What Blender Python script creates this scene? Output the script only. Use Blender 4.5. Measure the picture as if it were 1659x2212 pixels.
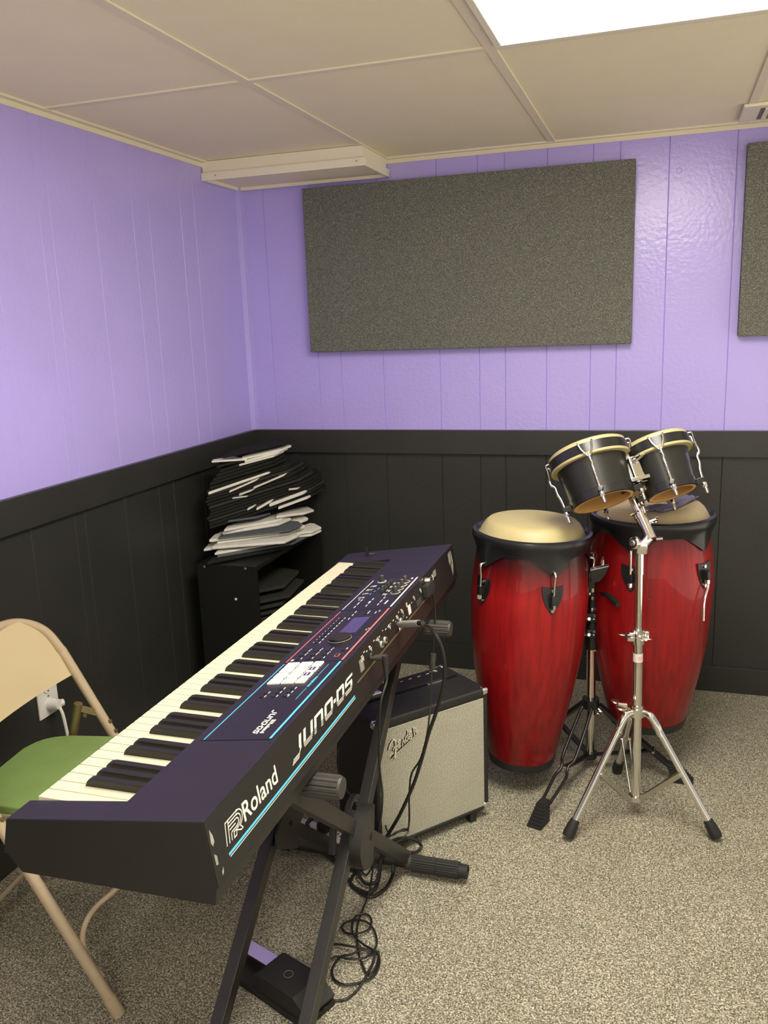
import bpy, bmesh, math, random
from mathutils import Vector, Matrix
random.seed(7)
for _o in list(bpy.data.objects): bpy.data.objects.remove(_o, do_unlink=True)
SC = bpy.context.scene
COL = SC.collection
V = Vector
PI = math.pi

# ------------------------------------------------------------------ camera
FPX, YAW, PITCH, ROLL = 1842.46, -0.3196, -0.2159, -0.0369
CAM = V((1.6202, -3.2106, 1.3856))
_f = V((math.sin(YAW)*math.cos(PITCH), math.cos(YAW)*math.cos(PITCH), math.sin(PITCH)))
_r0 = V((math.cos(YAW), -math.sin(YAW), 0)); _u0 = _r0.cross(_f)
_r = _r0*math.cos(ROLL) + _u0*math.sin(ROLL)
_u = -_r0*math.sin(ROLL) + _u0*math.cos(ROLL)
cd = bpy.data.cameras.new('camera'); cam = bpy.data.objects.new('camera', cd); COL.objects.link(cam)
cd.sensor_fit = 'HORIZONTAL'; cd.sensor_width = 36.0; cd.lens = FPX/1659*36
cd.clip_start = 0.02; cd.clip_end = 50
cam.matrix_world = Matrix(((_r.x, _u.x, -_f.x, CAM.x), (_r.y, _u.y, -_f.y, CAM.y), (_r.z, _u.z, -_f.z, CAM.z), (0, 0, 0, 1)))
SC.camera = cam

# ------------------------------------------------------------------ light and exposure
SC.view_settings.view_transform = 'Standard'
SC.view_settings.look = 'None'
SC.view_settings.exposure = 0.16
SC.view_settings.gamma = 1.0
SC.view_settings.use_curve_mapping = False
LAMP_STRENGTH = 19.5
LAMP_COLOR = (1.0, 0.94, 0.82)
wd = bpy.data.worlds.new('world'); SC.world = wd; wd.use_nodes = True
# added ambient fill for the unseen room, brighter below to lift the ceiling
_n = wd.node_tree.nodes; _l = wd.node_tree.links
_tc = _n.new('ShaderNodeTexCoord'); _sx = _n.new('ShaderNodeSeparateXYZ'); _l.new(_tc.outputs['Generated'], _sx.inputs[0])
_mr = _n.new('ShaderNodeMapRange'); _mr.inputs[1].default_value = -.25; _mr.inputs[2].default_value = .25
_l.new(_sx.outputs[2], _mr.inputs[0])
_cr = _n.new('ShaderNodeValToRGB'); _l.new(_mr.outputs[0], _cr.inputs[0])
_cr.color_ramp.elements[0].color = (1.0, .93, .77, 1); _cr.color_ramp.elements[1].color = (.20, .192, .175, 1)
_l.new(_cr.outputs[0], _n['Background'].inputs[0]); _n['Background'].inputs[1].default_value = 1.85

# survey helpers: a photo pixel and a real plane give a point in the room
def _ray(q): return _f + _r*((q[0]-829.5)/FPX) - _u*((q[1]-1106)/FPX)
def at_z(q, z): d = _ray(q); return CAM + d*((z-CAM.z)/d.z)
def at_y(q, y): d = _ray(q); return CAM + d*((y-CAM.y)/d.y)
def at_x(q, x): d = _ray(q); return CAM + d*((x-CAM.x)/d.x)
def at_d(q, t): return CAM + _ray(q)*t
def at_pl(q, P, n): d = _ray(q); return CAM + d*((V(P)-CAM).dot(n)/d.dot(n))
def depth(P): return (V(P)-CAM).dot(_f)

# ------------------------------------------------------------------ materials
def srgb(c):
    return tuple(((x/255)/12.92 if x/255 <= .04045 else ((x/255+.055)/1.055)**2.4) for x in c) + (1,)
def mat(name, col, rough=.5, metal=0, coat=0, noise=0, nscale=40, bump=0, bscale=200, spec=None, emit=None, estr=0, bdist=.001):
    m = bpy.data.materials.new(name); m.use_nodes = True
    nt = m.node_tree; N = nt.nodes; L = nt.links; b = N['Principled BSDF']
    c = col if len(col) == 4 else tuple(col)+(1,)
    b.inputs['Base Color'].default_value = c
    b.inputs['Roughness'].default_value = rough
    b.inputs['Metallic'].default_value = metal
    if coat: b.inputs['Coat Weight'].default_value = coat; b.inputs['Coat Roughness'].default_value = .06
    if spec is not None: b.inputs['Specular IOR Level'].default_value = spec
    if emit: b.inputs['Emission Color'].default_value = tuple(emit)+(1,); b.inputs['Emission Strength'].default_value = estr
    tc = N.new('ShaderNodeTexCoord')
    if noise:
        n = N.new('ShaderNodeTexNoise'); n.inputs['Scale'].default_value = nscale; n.inputs['Detail'].default_value = 6
        L.new(tc.outputs['Object'], n.inputs['Vector'])
        mx = N.new('ShaderNodeMix'); mx.data_type = 'RGBA'
        mx.inputs[6].default_value = tuple(max(0, x*(1-noise)) for x in c[:3])+(1,)
        mx.inputs[7].default_value = tuple(min(1, x*(1+noise)) for x in c[:3])+(1,)
        L.new(n.outputs['Fac'], mx.inputs[0]); L.new(mx.outputs[2], b.inputs['Base Color'])
    if bump:
        n2 = N.new('ShaderNodeTexNoise'); n2.inputs['Scale'].default_value = bscale; n2.inputs['Detail'].default_value = 4
        L.new(tc.outputs['Object'], n2.inputs['Vector'])
        bp = N.new('ShaderNodeBump'); bp.inputs['Strength'].default_value = bump; bp.inputs['Distance'].default_value = bdist
        L.new(n2.outputs['Fac'], bp.inputs['Height']); L.new(bp.outputs[0], b.inputs['Normal'])
    return m

def speckle(name, cols, scale, rough=.95, bump=.6, bdist=.004, big=.15):
    # tufted or felted surface: several yarn colours mixed at random
    m = bpy.data.materials.new(name); m.use_nodes = True
    nt = m.node_tree; N = nt.nodes; L = nt.links; b = N['Principled BSDF']
    b.inputs['Roughness'].default_value = rough; b.inputs['Specular IOR Level'].default_value = .15
    tc = N.new('ShaderNodeTexCoord')
    n = N.new('ShaderNodeTexNoise'); n.inputs['Scale'].default_value = scale; n.inputs['Detail'].default_value = 2.5; n.inputs['Roughness'].default_value = .6
    v = N.new('ShaderNodeTexVoronoi'); v.inputs['Scale'].default_value = scale*1.3
    g = N.new('ShaderNodeTexNoise'); g.inputs['Scale'].default_value = 5; g.inputs['Detail'].default_value = 4
    for k in (n, v, g): L.new(tc.outputs['Object'], k.inputs['Vector'])
    sep = N.new('ShaderNodeSeparateColor'); L.new(v.outputs['Color'], sep.inputs[0])
    ad = N.new('ShaderNodeMath'); ad.operation = 'MULTIPLY_ADD'; ad.inputs[1].default_value = .35
    L.new(sep.outputs[0], ad.inputs[0])
    sc = N.new('ShaderNodeMath'); sc.operation = 'MULTIPLY_ADD'; sc.inputs[1].default_value = 1.3; sc.inputs[2].default_value = -.33
    L.new(n.outputs['Fac'], sc.inputs[0]); L.new(sc.outputs[0], ad.inputs[2])
    g2 = N.new('ShaderNodeMath'); g2.operation = 'MULTIPLY_ADD'; g2.inputs[1].default_value = big; g2.inputs[2].default_value = -big/2
    L.new(g.outputs['Fac'], g2.inputs[0])
    a2 = N.new('ShaderNodeMath'); a2.operation = 'ADD'; L.new(ad.outputs[0], a2.inputs[0]); L.new(g2.outputs[0], a2.inputs[1])
    cr = N.new('ShaderNodeValToRGB'); e = cr.color_ramp.elements
    while len(e) < len(cols): e.new(.5)
    for i, (p, c) in enumerate(cols): e[i].position = p; e[i].color = tuple(c)+(1,)
    L.new(a2.outputs[0], cr.inputs[0]); L.new(cr.outputs[0], b.inputs['Base Color'])
    bp = N.new('ShaderNodeBump'); bp.inputs['Strength'].default_value = bump; bp.inputs['Distance'].default_value = bdist
    L.new(a2.outputs[0], bp.inputs['Height']); L.new(bp.outputs[0], b.inputs['Normal'])
    return m

M = {}
M['purple'] = mat('purple_paint', (.47, .392, .86), .21, noise=.06, nscale=3, bump=.45, bscale=70, bdist=.003)
M['blackpaint'] = mat('black_paint', (.026, .0265, .023), .42, noise=.2, nscale=4, bump=.25, bscale=60, bdist=.003)
M['railpaint'] = mat('black_rail_paint', (.026, .0265, .023), .40, noise=.2, nscale=6, bump=.2, bscale=90, bdist=.002)
M['ceiling'] = mat('ceiling_tile', (.89, .80, .585), .9, noise=.04, nscale=6, bump=.3, bscale=160, bdist=.003)
M['tbar'] = mat('ceiling_bar_enamel', (.80, .725, .56), .75)
M['whitebox'] = mat('white_enamel', (.85, .79, .64), .5)
M['carpet'] = speckle('carpet_loop', [(.14, (.052, .047, .034)), (.40, (.19, .175, .13)), (.58, (.40, .37, .28)), (.80, (.80, .75, .60))], 270, bump=.8, bdist=.004, big=.10)
M['felt_dark'] = speckle('charcoal_panel_felt', [(.2, (.085, .088, .076)), (.55, (.155, .160, .140)), (.75, (.26, .26, .21)), (.95, (.42, .41, .32))], 260, bump=.7, bdist=.003, big=.05)
M['pad_black'] = mat('black_felt', (.018, .018, .016), .95, noise=.4, nscale=60, bump=.4, bscale=400, spec=.1)
M['pad_grey'] = mat('dark_grey_felt', (.034, .034, .030), .95, noise=.4, nscale=90, bump=.4, bscale=400, spec=.1)
M['pad_slate'] = mat('slate_felt', (.10, .11, .125), .95, noise=.3, nscale=60, bump=.3, bscale=400, spec=.1)
M['pad_white'] = mat('white_felt', (.70, .68, .62), .95, noise=.15, nscale=50, bump=.3, bscale=300, spec=.1)
M['shelf'] = mat('black_laminate', (.008, .008, .007), .4, noise=.3, nscale=8)
M['kbcase'] = mat('keyboard_case_paint', (.014, .0115, .018), .38, noise=.25, nscale=12, bump=.12, bscale=900, bdist=.0006)
M['kbside'] = mat('keyboard_black_plastic', (.011, .010, .008), .48, noise=.2, nscale=20, bump=.12, bscale=900, bdist=.0006)
M['kbpanel'] = mat('control_panel_gloss', (.010, .009, .013), .30, noise=.3, nscale=15)
M['ivory'] = mat('ivory_key', (.72, .675, .47), .28)
M['ebony'] = mat('black_key', (.011, .010, .008), .40, noise=.15, nscale=30)
M['print_white'] = mat('white_print', (.78, .76, .68), .5)
M['print_blue'] = mat('blue_print', (.10, .55, .85), .5)
M['print_red'] = mat('red_print', (.80, .16, .12), .5)
M['print_grey'] = mat('grey_print', (.22, .21, .18), .5)
M['lcd'] = mat('display_glass', (.05, .035, .12), .12)
M['padbtn'] = mat('translucent_white_button', (.80, .78, .70), .35)
M['rubber'] = mat('black_rubber', (.013, .013, .012), .6, noise=.2, nscale=60)
M['cable'] = mat('black_cable', (.011, .011, .010), .42)
M['ribgrey'] = mat('grey_rubber', (.038, .036, .031), .55, noise=.25, nscale=50)
M['standblack'] = mat('stand_powder_black', (.020, .019, .016), .42, noise=.25, nscale=30, bump=.1, bscale=700, bdist=.0005)
M['chrome'] = mat('chrome', (.80, .78, .74), .10, metal=1)
M['jack'] = mat('worn_jack_sleeve', (.30, .29, .25), .4, noise=.5, nscale=150)
M['steel'] = mat('brushed_steel', (.55, .53, .48), .28, metal=1)
M['tolex'] = mat('black_tolex', (.013, .013, .012), .5, noise=.3, nscale=50, bump=.8, bscale=420, bdist=.0015)
M['cream'] = mat('cream_plastic', (.62, .59, .44), .45)
M['skin'] = mat('drum_skin', (.42, .355, .175), .5, noise=.18, nscale=7, bump=.15, bscale=90)
M['skin2'] = mat('worn_drum_skin', (.42, .34, .20), .55, noise=.30, nscale=6, bump=.15, bscale=90)
M['bongo'] = mat('bongo_black_lacquer', (.013, .013, .011), .33, noise=.2, nscale=10)
M['wood'] = mat('bare_wood', (.56, .31, .10), .55, noise=.3, nscale=18)
M['rimblack'] = mat('black_powder_rim', (.011, .011, .012), .28)
M['beige'] = mat('beige_enamel', (.53, .43, .26), .33, noise=.08, nscale=9)
M['frame'] = mat('beige_frame_enamel', (.43, .335, .225), .30, noise=.12, nscale=30)
M['brass'] = mat('worn_bronze_tube', (.22, .17, .075), .35, metal=.6)
M['green'] = mat('green_vinyl', (.185, .285, .085), .45, noise=.16, nscale=14, bump=.2, bscale=300)
M['plate'] = mat('white_plastic', (.72, .70, .65), .4)
M['hole'] = mat('dark_hole', (.006, .006, .006), .6)
M['purplecloth'] = mat('purple_cloth', (.13, .115, .20), .9, noise=.3, nscale=40, bump=.3, bscale=300)
M['paper'] = mat('paper', (.42, .40, .33), .8, noise=.3, nscale=30)
M['sticker'] = mat('torn_silver_sticker', (.34, .33, .27), .45, noise=.6, nscale=60)
M['ply'] = mat('tan_board', (.40, .27, .12), .7, noise=.2, nscale=20)
M['yellow'] = mat('yellow_label', (.72, .50, .05), .5)
def lampmat():
    m = bpy.data.materials.new('troffer_lens'); m.use_nodes = True
    b = m.node_tree.nodes['Principled BSDF']
    b.inputs['Base Color'].default_value = (.9, .88, .8, 1)
    b.inputs['Emission Color'].default_value = LAMP_COLOR+(1,); b.inputs['Emission Strength'].default_value = LAMP_STRENGTH
    return m
M['lamp'] = lampmat()

def conga_mat():
    # red lacquer over vertical wood grain, the burst edge of the finish darker near both ends
    m = bpy.data.materials.new('red_burst_lacquer'); m.use_nodes = True
    nt = m.node_tree; N = nt.nodes; L = nt.links; b = N['Principled BSDF']
    b.inputs['Roughness'].default_value = .36; b.inputs['Specular IOR Level'].default_value = .3; b.inputs['Coat Weight'].default_value = .28; b.inputs['Coat Roughness'].default_value = .04
    tc = N.new('ShaderNodeTexCoord'); mp = N.new('ShaderNodeMapping'); mp.inputs['Scale'].default_value = (70, 70, 5)
    L.new(tc.outputs['Object'], mp.inputs[0])
    n = N.new('ShaderNodeTexNoise'); n.inputs['Scale'].default_value = 1; n.inputs['Detail'].default_value = 5
    L.new(mp.outputs[0], n.inputs['Vector'])
    cr = N.new('ShaderNodeValToRGB'); e = cr.color_ramp.elements
    e[0].position = .3; e[0].color = (.21, .005, .007, 1); e[1].position = .65; e[1].color = (.36, .008, .010, 1)
    L.new(n.outputs['Fac'], cr.inputs[0])
    sp = N.new('ShaderNodeSeparateXYZ'); L.new(tc.outputs['Object'], sp.inputs[0])
    r2 = N.new('ShaderNodeValToRGB'); e2 = r2.color_ramp.elements
    e2[0].position = 0; e2[0].color = (.62, .62, .62, 1); e2[1].position = .3; e2[1].color = (.75, .75, .75, 1)
    k = e2.new(.78); k.color = (1, 1, 1, 1); k = e2.new(.92); k.color = (.14, .14, .14, 1)
    dv = N.new('ShaderNodeMath'); dv.operation = 'DIVIDE'; dv.inputs[1].default_value = .70
    L.new(sp.outputs[2], dv.inputs[0]); L.new(dv.outputs[0], r2.inputs[0])
    mx = N.new('ShaderNodeMix'); mx.data_type = 'RGBA'; mx.blend_type = 'MULTIPLY'; mx.inputs[0].default_value = 1
    L.new(cr.outputs[0], mx.inputs[6]); L.new(r2.outputs[0], mx.inputs[7]); L.new(mx.outputs[2], b.inputs['Base Color'])
    return m
M['conga'] = conga_mat()

def grille_mat():
    # woven silver cloth: warp and weft threads
    m = bpy.data.materials.new('woven_grille_cloth'); m.use_nodes = True
    nt = m.node_tree; N = nt.nodes; L = nt.links; b = N['Principled BSDF']
    b.inputs['Roughness'].default_value = .5
    tc = N.new('ShaderNodeTexCoord'); sp = N.new('ShaderNodeSeparateXYZ'); L.new(tc.outputs['UV'], sp.inputs[0])
    def wave(out, per, ph=0):
        a = N.new('ShaderNodeMath'); a.operation = 'MULTIPLY'; a.inputs[1].default_value = 2*PI/per
        L.new(out, a.inputs[0])
        s = N.new('ShaderNodeMath'); s.operation = 'SINE'; L.new(a.outputs[0], s.inputs[0]); return s.outputs[0]
    wy = wave(sp.outputs[1], .0037); wx = wave(sp.outputs[0], .0050)
    xx = N.new('ShaderNodeMath'); xx.operation = 'MULTIPLY_ADD'; xx.inputs[1].default_value = .35
    L.new(wx, xx.inputs[0]); L.new(wy, xx.inputs[2])
    nz = N.new('ShaderNodeTexNoise'); nz.inputs['Scale'].default_value = 220; L.new(tc.outputs['UV'], nz.inputs['Vector'])
    ad = N.new('ShaderNodeMath'); ad.operation = 'MULTIPLY_ADD'; ad.inputs[1].default_value = 1.2
    L.new(nz.outputs['Fac'], ad.inputs[0]); L.new(xx.outputs[0], ad.inputs[2])
    cr = N.new('ShaderNodeValToRGB'); e = cr.color_ramp.elements
    mr = N.new('ShaderNodeMapRange'); mr.inputs[1].default_value = -.8; mr.inputs[2].default_value = 2.0
    L.new(ad.outputs[0], mr.inputs[0]); L.new(mr.outputs[0], cr.inputs[0])
    e[0].position = .12; e[0].color = (.05, .047, .036, 1); e[1].position = .55; e[1].color = (.52, .49, .38, 1)
    k = e.new(.9); k.color = (.80, .77, .64, 1)
    L.new(cr.outputs[0], b.inputs['Base Color'])
    bp = N.new('ShaderNodeBump'); bp.inputs['Strength'].default_value = .5; bp.inputs['Distance'].default_value = .001
    L.new(ad.outputs[0], bp.inputs['Height']); L.new(bp.outputs[0], b.inputs['Normal'])
    return m
M['grille'] = grille_mat()

# ------------------------------------------------------------------ mesh builder
def frame(z, hint=(0, 0, 1)):
    z = V(z).normalized(); h = V(hint)
    if abs(z.dot(h.normalized())) > .98: h = V((1, 0, 0))
    x = h.cross(z).normalized(); y = z.cross(x)
    return x, y, z
def mtx(o, x, y, z):
    return Matrix(((x[0], y[0], z[0], o[0]), (x[1], y[1], z[1], o[1]), (x[2], y[2], z[2], o[2]), (0, 0, 0, 1)))
def basis(o, z, hint=(0, 0, 1)):
    x, y, zz = frame(z, hint); return mtx(o, x, y, zz)
def smooth_path(pts, n=8, closed=False):
    P = [V(p) for p in pts]; out = []; N = len(P)
    for i in range(N if closed else N-1):
        p0 = P[(i-1) % N] if closed or i > 0 else P[0]*2-P[1]
        p1 = P[i]; p2 = P[(i+1) % N]
        p3 = P[(i+2) % N] if closed or i+2 < N else P[-1]*2-P[-2]
        for k in range(n):
            t = k/n
            out.append(.5*((2*p1)+(p2-p0)*t+(2*p0-5*p1+4*p2-p3)*t*t+(-p0+3*p1-3*p2+p3)*t**3))
    if not closed: out.append(P[-1].copy())
    return out

class MB:
    def __init__(s): s.bm = bmesh.new(); s.uv = None
    def _bev(s, fs, b, seg=2):
        es = list({e for f in fs for e in f.edges})
        bmesh.ops.bevel(s.bm, geom=es, offset=b, segments=seg, profile=.5, affect='EDGES', clamp_overlap=True)
    def box(s, c, d, M4=None, bev=0, seg=2):
        T = (M4 or Matrix()) @ Matrix.Translation(c)
        vs = [s.bm.verts.new(T @ V((sx*d[0]/2, sy*d[1]/2, sz*d[2]/2))) for sx in (-1, 1) for sy in (-1, 1) for sz in (-1, 1)]
        idx = [(0, 1, 3, 2), (4, 6, 7, 5), (0, 4, 5, 1), (2, 3, 7, 6), (0, 2, 6, 4), (1, 5, 7, 3)]
        fs = [s.bm.faces.new([vs[i] for i in f]) for f in idx]
        if bev: s._bev(fs, bev, seg)
        return s
    def mm(s, lo, hi, M4=None, bev=0, seg=2):
        lo = V(lo); hi = V(hi); return s.box((lo+hi)/2, hi-lo, M4, bev, seg)
    def beam(s, p0, p1, w, t, hint=(1, 0, 0), bev=0):
        # rectangular bar from p0 to p1, width w along hint
        p0 = V(p0); p1 = V(p1); z = (p1-p0); L = z.length; z.normalize()
        x = V(hint); x = (x-z*x.dot(z)).normalized(); y = z.cross(x)
        return s.box((0, 0, 0), (w, t, L), mtx((p0+p1)/2, x, y, z), bev)
    def cyl(s, p0, p1, r0, r1=None, seg=24, caps=True):
        r1 = r0 if r1 is None else r1
        return s.lathe([(r0, 0), (r1, (V(p1)-V(p0)).length)], basis(p0, V(p1)-V(p0)), seg, caps)
    def lathe(s, prof, M4=None, seg=32, caps=False, a0=0, a1=None):
        M4 = M4 or Matrix(); full = a1 is None; a1 = a0+2*PI if full else a1
        n = seg if full else seg+1; rings = []
        for r, z in prof:
            if r < 1e-6: rings.append([s.bm.verts.new(M4 @ V((0, 0, z)))])
            else: rings.append([s.bm.verts.new(M4 @ V((r*math.cos(a0+(a1-a0)*i/seg), r*math.sin(a0+(a1-a0)*i/seg), z))) for i in range(n)])
        for a, b in zip(rings, rings[1:]):
            for i in range(seg):
                j = (i+1) % n
                if len(a) == 1 and len(b) == 1: continue
                if len(a) == 1: s.bm.faces.new((a[0], b[j], b[i])) if False else s.bm.faces.new((a[0], b[i], b[j]))
                elif len(b) == 1: s.bm.faces.new((a[i], a[j], b[0]))
                else: s.bm.faces.new((a[i], a[j], b[j], b[i]))
        if caps:
            for R in (rings[0], rings[-1]):
                if len(R) > 2: s.bm.faces.new(R)
        return s
    def tube(s, pts, r, seg=10, closed=False, caps=True):
        P = [V(p) for p in pts]; n = len(P); rings = []; x = None
        for i in range(n):
            if closed: t = P[(i+1) % n]-P[i-1]
            else: t = P[min(i+1, n-1)]-P[max(i-1, 0)]
            t.normalize()
            if x is None: x = frame(t)[0]
            x = (x-t*x.dot(t)); x.normalize(); y = t.cross(x)
            rr = r[i] if isinstance(r, (list, tuple)) else r
            rings.append([s.bm.verts.new(P[i]+(x*math.cos(2*PI*k/seg)+y*math.sin(2*PI*k/seg))*rr) for k in range(seg)])
        R = rings+[rings[0]] if closed else rings
        for a, b in zip(R, R[1:]):
            for k in range(seg): s.bm.faces.new((a[k], a[(k+1) % seg], b[(k+1) % seg], b[k]))
        if caps and not closed: s.bm.faces.new(rings[0][::-1]); s.bm.faces.new(rings[-1])
        return s
    def prism(s, poly, h, M4=None, bev=0, z0=0, seg=2):
        M4 = M4 or Matrix()
        a = [s.bm.verts.new(M4 @ V((p[0], p[1], z0))) for p in poly]; b = [s.bm.verts.new(M4 @ V((p[0], p[1], z0+h))) for p in poly]
        n = len(poly); fs = [s.bm.faces.new(a[::-1]), s.bm.faces.new(b)]
        for i in range(n): fs.append(s.bm.faces.new((a[i], a[(i+1) % n], b[(i+1) % n], b[i])))
        if bev: s._bev(fs, bev, seg)
        return s
    def sphere(s, c, r, seg=16, sc=(1, 1, 1), M4=None):
        T = (M4 or Matrix()) @ Matrix.Translation(c) @ Matrix.Diagonal((sc[0], sc[1], sc[2], 1))
        n = max(6, seg//2)
        return s.lathe([(r*math.sin(PI*i/n), -r*math.cos(PI*i/n)) for i in range(n+1)], T, seg)
    def torus(s, M4, R, r, seg=40, ss=10):
        return s.tube([M4 @ V((R*math.cos(2*PI*i/seg), R*math.sin(2*PI*i/seg), 0)) for i in range(seg)], r, ss, closed=True)
    def quad(s, a, b, c, d):
        s.bm.faces.new([s.bm.verts.new(V(p)) for p in (a, b, c, d)]); return s
    def stroke(s, pts, w, M4, h, z0=0):
        # flat line of width w along a 2-D polyline, mitred
        P = [V((p[0], p[1])) for p in pts]; n = len(P); Lf = []; Rt = []
        for i in range(n):
            d0 = (P[i]-P[i-1]).normalized() if i > 0 else None
            d1 = (P[i+1]-P[i]).normalized() if i < n-1 else None
            d0 = d0 or d1; d1 = d1 or d0
            nn = V((-(d0.y+d1.y), d0.x+d1.x)); 
            if nn.length < 1e-6: nn = V((-d0.y, d0.x))
            nn.normalize(); k = max(.5, nn.dot(V((-d0.y, d0.x))))
            Lf.append(P[i]+nn*(w/2/k)); Rt.append(P[i]-nn*(w/2/k))
        for i in range(n-1): s.prism([Rt[i], Rt[i+1], Lf[i+1], Lf[i]], h, M4, 0, z0)
        return s
    def text(s, body, M4, h, box=None, size=1, bold=0, shear=0, fn=None):
        cu = bpy.data.curves.new('tmp', 'FONT'); cu.body = body; cu.size = size; cu.extrude = 0; cu.offset = bold; cu.shear = shear; cu.resolution_u = 4
        o = bpy.data.objects.new('tmp', cu); COL.objects.link(o)
        dg = bpy.context.evaluated_depsgraph_get(); me = bpy.data.meshes.new_from_object(o.evaluated_get(dg))
        xs = [v.co.x for v in me.vertices]; ys = [v.co.y for v in me.vertices]
        b2 = bmesh.new(); b2.from_mesh(me)
        r = bmesh.ops.extrude_face_region(b2, geom=b2.faces[:]); 
        for e in r['geom']:
            if isinstance(e, bmesh.types.BMVert): e.co.z += 1
        x0, x1, y0, y1 = min(xs), max(xs), min(ys), max(ys)
        mp = {}
        for v in b2.verts:
            p = v.co
            if box: q = V((box[0]+(p.x-x0)/(x1-x0)*(box[1]-box[0]), box[2]+(p.y-y0)/(y1-y0)*(box[3]-box[2]), p.z*h))
            else: q = V((p.x, p.y, p.z*h))
            if fn: q = fn(q)
            mp[v] = s.bm.verts.new(M4 @ q)
        for f in b2.faces: s.bm.faces.new([mp[v] for v in f.verts])
        b2.free(); bpy.data.objects.remove(o); bpy.data.meshes.remove(me); bpy.data.curves.remove(cu)
        return s
    def build(s, name, m, parent=None, angle=38, flat=False, uvm=None):
        bm = s.bm; bmesh.ops.recalc_face_normals(bm, faces=bm.faces[:])
        if uvm:
            lay = bm.loops.layers.uv.new('UVMap'); inv = uvm.inverted()
            for f in bm.faces:
                for l in f.loops: q = inv @ l.vert.co; l[lay].uv = (q.x, q.y)
        if parent is not None:
            T = parent.matrix_basis.copy(); p = parent.parent
            while p is not None: T = p.matrix_basis @ T; p = p.parent
            bm.transform(T.inverted())
        ca = math.radians(angle)
        for f in bm.faces: f.smooth = not flat
        for e in bm.edges:
            if len(e.link_faces) == 2 and e.calc_face_angle(0) > ca: e.smooth = False
        me = bpy.data.meshes.new(name); bm.to_mesh(me); bm.free()
        o = bpy.data.objects.new(name, me); COL.objects.link(o); me.materials.append(M[m] if isinstance(m, str) else m)
        if not flat:
            wn = o.modifiers.new('weighted_normal', 'WEIGHTED_NORMAL'); wn.keep_sharp = True; wn.weight = 80
        if parent is not None: o.parent = parent
        return o

def tag(o, label=None, cat=None, group=None, kind=None):
    if label: o['label'] = label
    if cat: o['category'] = cat
    if group: o['group'] = group
    if kind: o['kind'] = kind
    return o
def thing(name, label, cat, loc=(0, 0, 0), group=None, M4=None):
    o = bpy.data.objects.new(name, None); COL.objects.link(o); o.empty_display_size = .05
    if M4 is not None: o.matrix_basis = M4
    else: o.location = loc
    return tag(o, label, cat, group)
def struct(name, mb, m, label=None, **k):
    o = mb.build(name, m, None, **k); o['kind'] = 'structure'
    if label: o['label'] = label
    return o

# ================================================================== THE ROOM
ZC, ZR, ZRB = 1.987, .980, .887
RX, RY = 3.45, -4.9
struct('floor', MB().mm((-.05, RY-.05, -.06), (RX+.05, .05, 0)), 'carpet', 'grey-brown flecked carpet')
struct('ceiling', MB().mm((-.05, RY-.05, ZC), (RX+.05, .05, ZC+.06)), 'ceiling', 'off-white lay-in ceiling tiles')

def groove_wall(xs, x1, z0, z1, place, depth_=.05, gw=.004, gd=.003, x0=0):
    # board wall with V-grooves; place(u, v, z) turns along-wall, into-room and height into a point
    mb = MB(); prof = [(x0, 0)]
    for g in sorted(xs): prof += [(g-gw/2, 0), (g, -gd), (g+gw/2, 0)]
    prof.append((x1, 0)); n = len(prof); rows = []
    for z in (z0, z1):
        rows.append([mb.bm.verts.new(place(u, v, z)) for u, v in prof])
    back = [[mb.bm.verts.new(place(u, -depth_, z)) for u in (x0, x1)] for z in (z0, z1)]
    for i in range(n-1): mb.bm.faces.new((rows[0][i], rows[0][i+1], rows[1][i+1], rows[1][i]))
    mb.bm.faces.new((back[0][0], back[0][1], back[1][1], back[1][0]))
    for k in (0, 1): mb.bm.faces.new(rows[k]+[back[k][1], back[k][0]])
    for k, j in ((0, 0), (-1, 1)): mb.bm.faces.new((rows[0][k], rows[1][k], back[1][j], back[0][j]))
    return mb
BG = [.106, .305, .401, .577, .805, .958, 1.056, 1.208, 1.365, 1.455, 1.615, 1.827, 2.02, 2.22, 2.32, 2.49, 2.72, 2.87, 3.07, 3.25]
LG = [.352, .447, .648, .742, .937, 1.14, 1.186, 1.37, 1.56, 1.66, 1.86, 2.03, 2.27, 2.37, 2.6, 2.8, 3.0, 3.2, 3.4, 3.6, 3.8, 4.0, 4.2, 4.4, 4.6]
bk = lambda u, v, z: V((u, -v, z)); lf = lambda u, v, z: V((v, -u, z))
rt = lambda u, v, z: V((RX-v, -u, z)); fr = lambda u, v, z: V((u, RY+v, z))
wb = groove_wall(BG, RX, ZR-.02, ZC, bk)
for q, rr in (((1467, 369), .0085), ((1485, 716), .009), ((1411, 839), .010), ((1225, 843), .005), ((1446, 608), .005)):
    c = at_y(q, 0); wb.torus(mtx((c.x, -.0002, c.z), V((1, 0, 0)), V((0, 0, 1)), V((0, -1, 0))), rr, .0012, 28, 6)
struct('wall_back', wb, 'purple', 'glossy purple board wall above the rail', flat=True)
struct('wall_back_lower', groove_wall(BG, RX, -.02, ZR-.02, bk, .05, .003, .0022), 'blackpaint', 'black board wainscot', flat=True)
struct('wall_left', groove_wall(LG, -RY, ZR-.02, ZC, lf), 'purple', flat=True)
struct('wall_left_lower', groove_wall(LG, -RY, -.02, ZR-.02, lf, .05, .003, .0018), 'blackpaint', flat=True)
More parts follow.
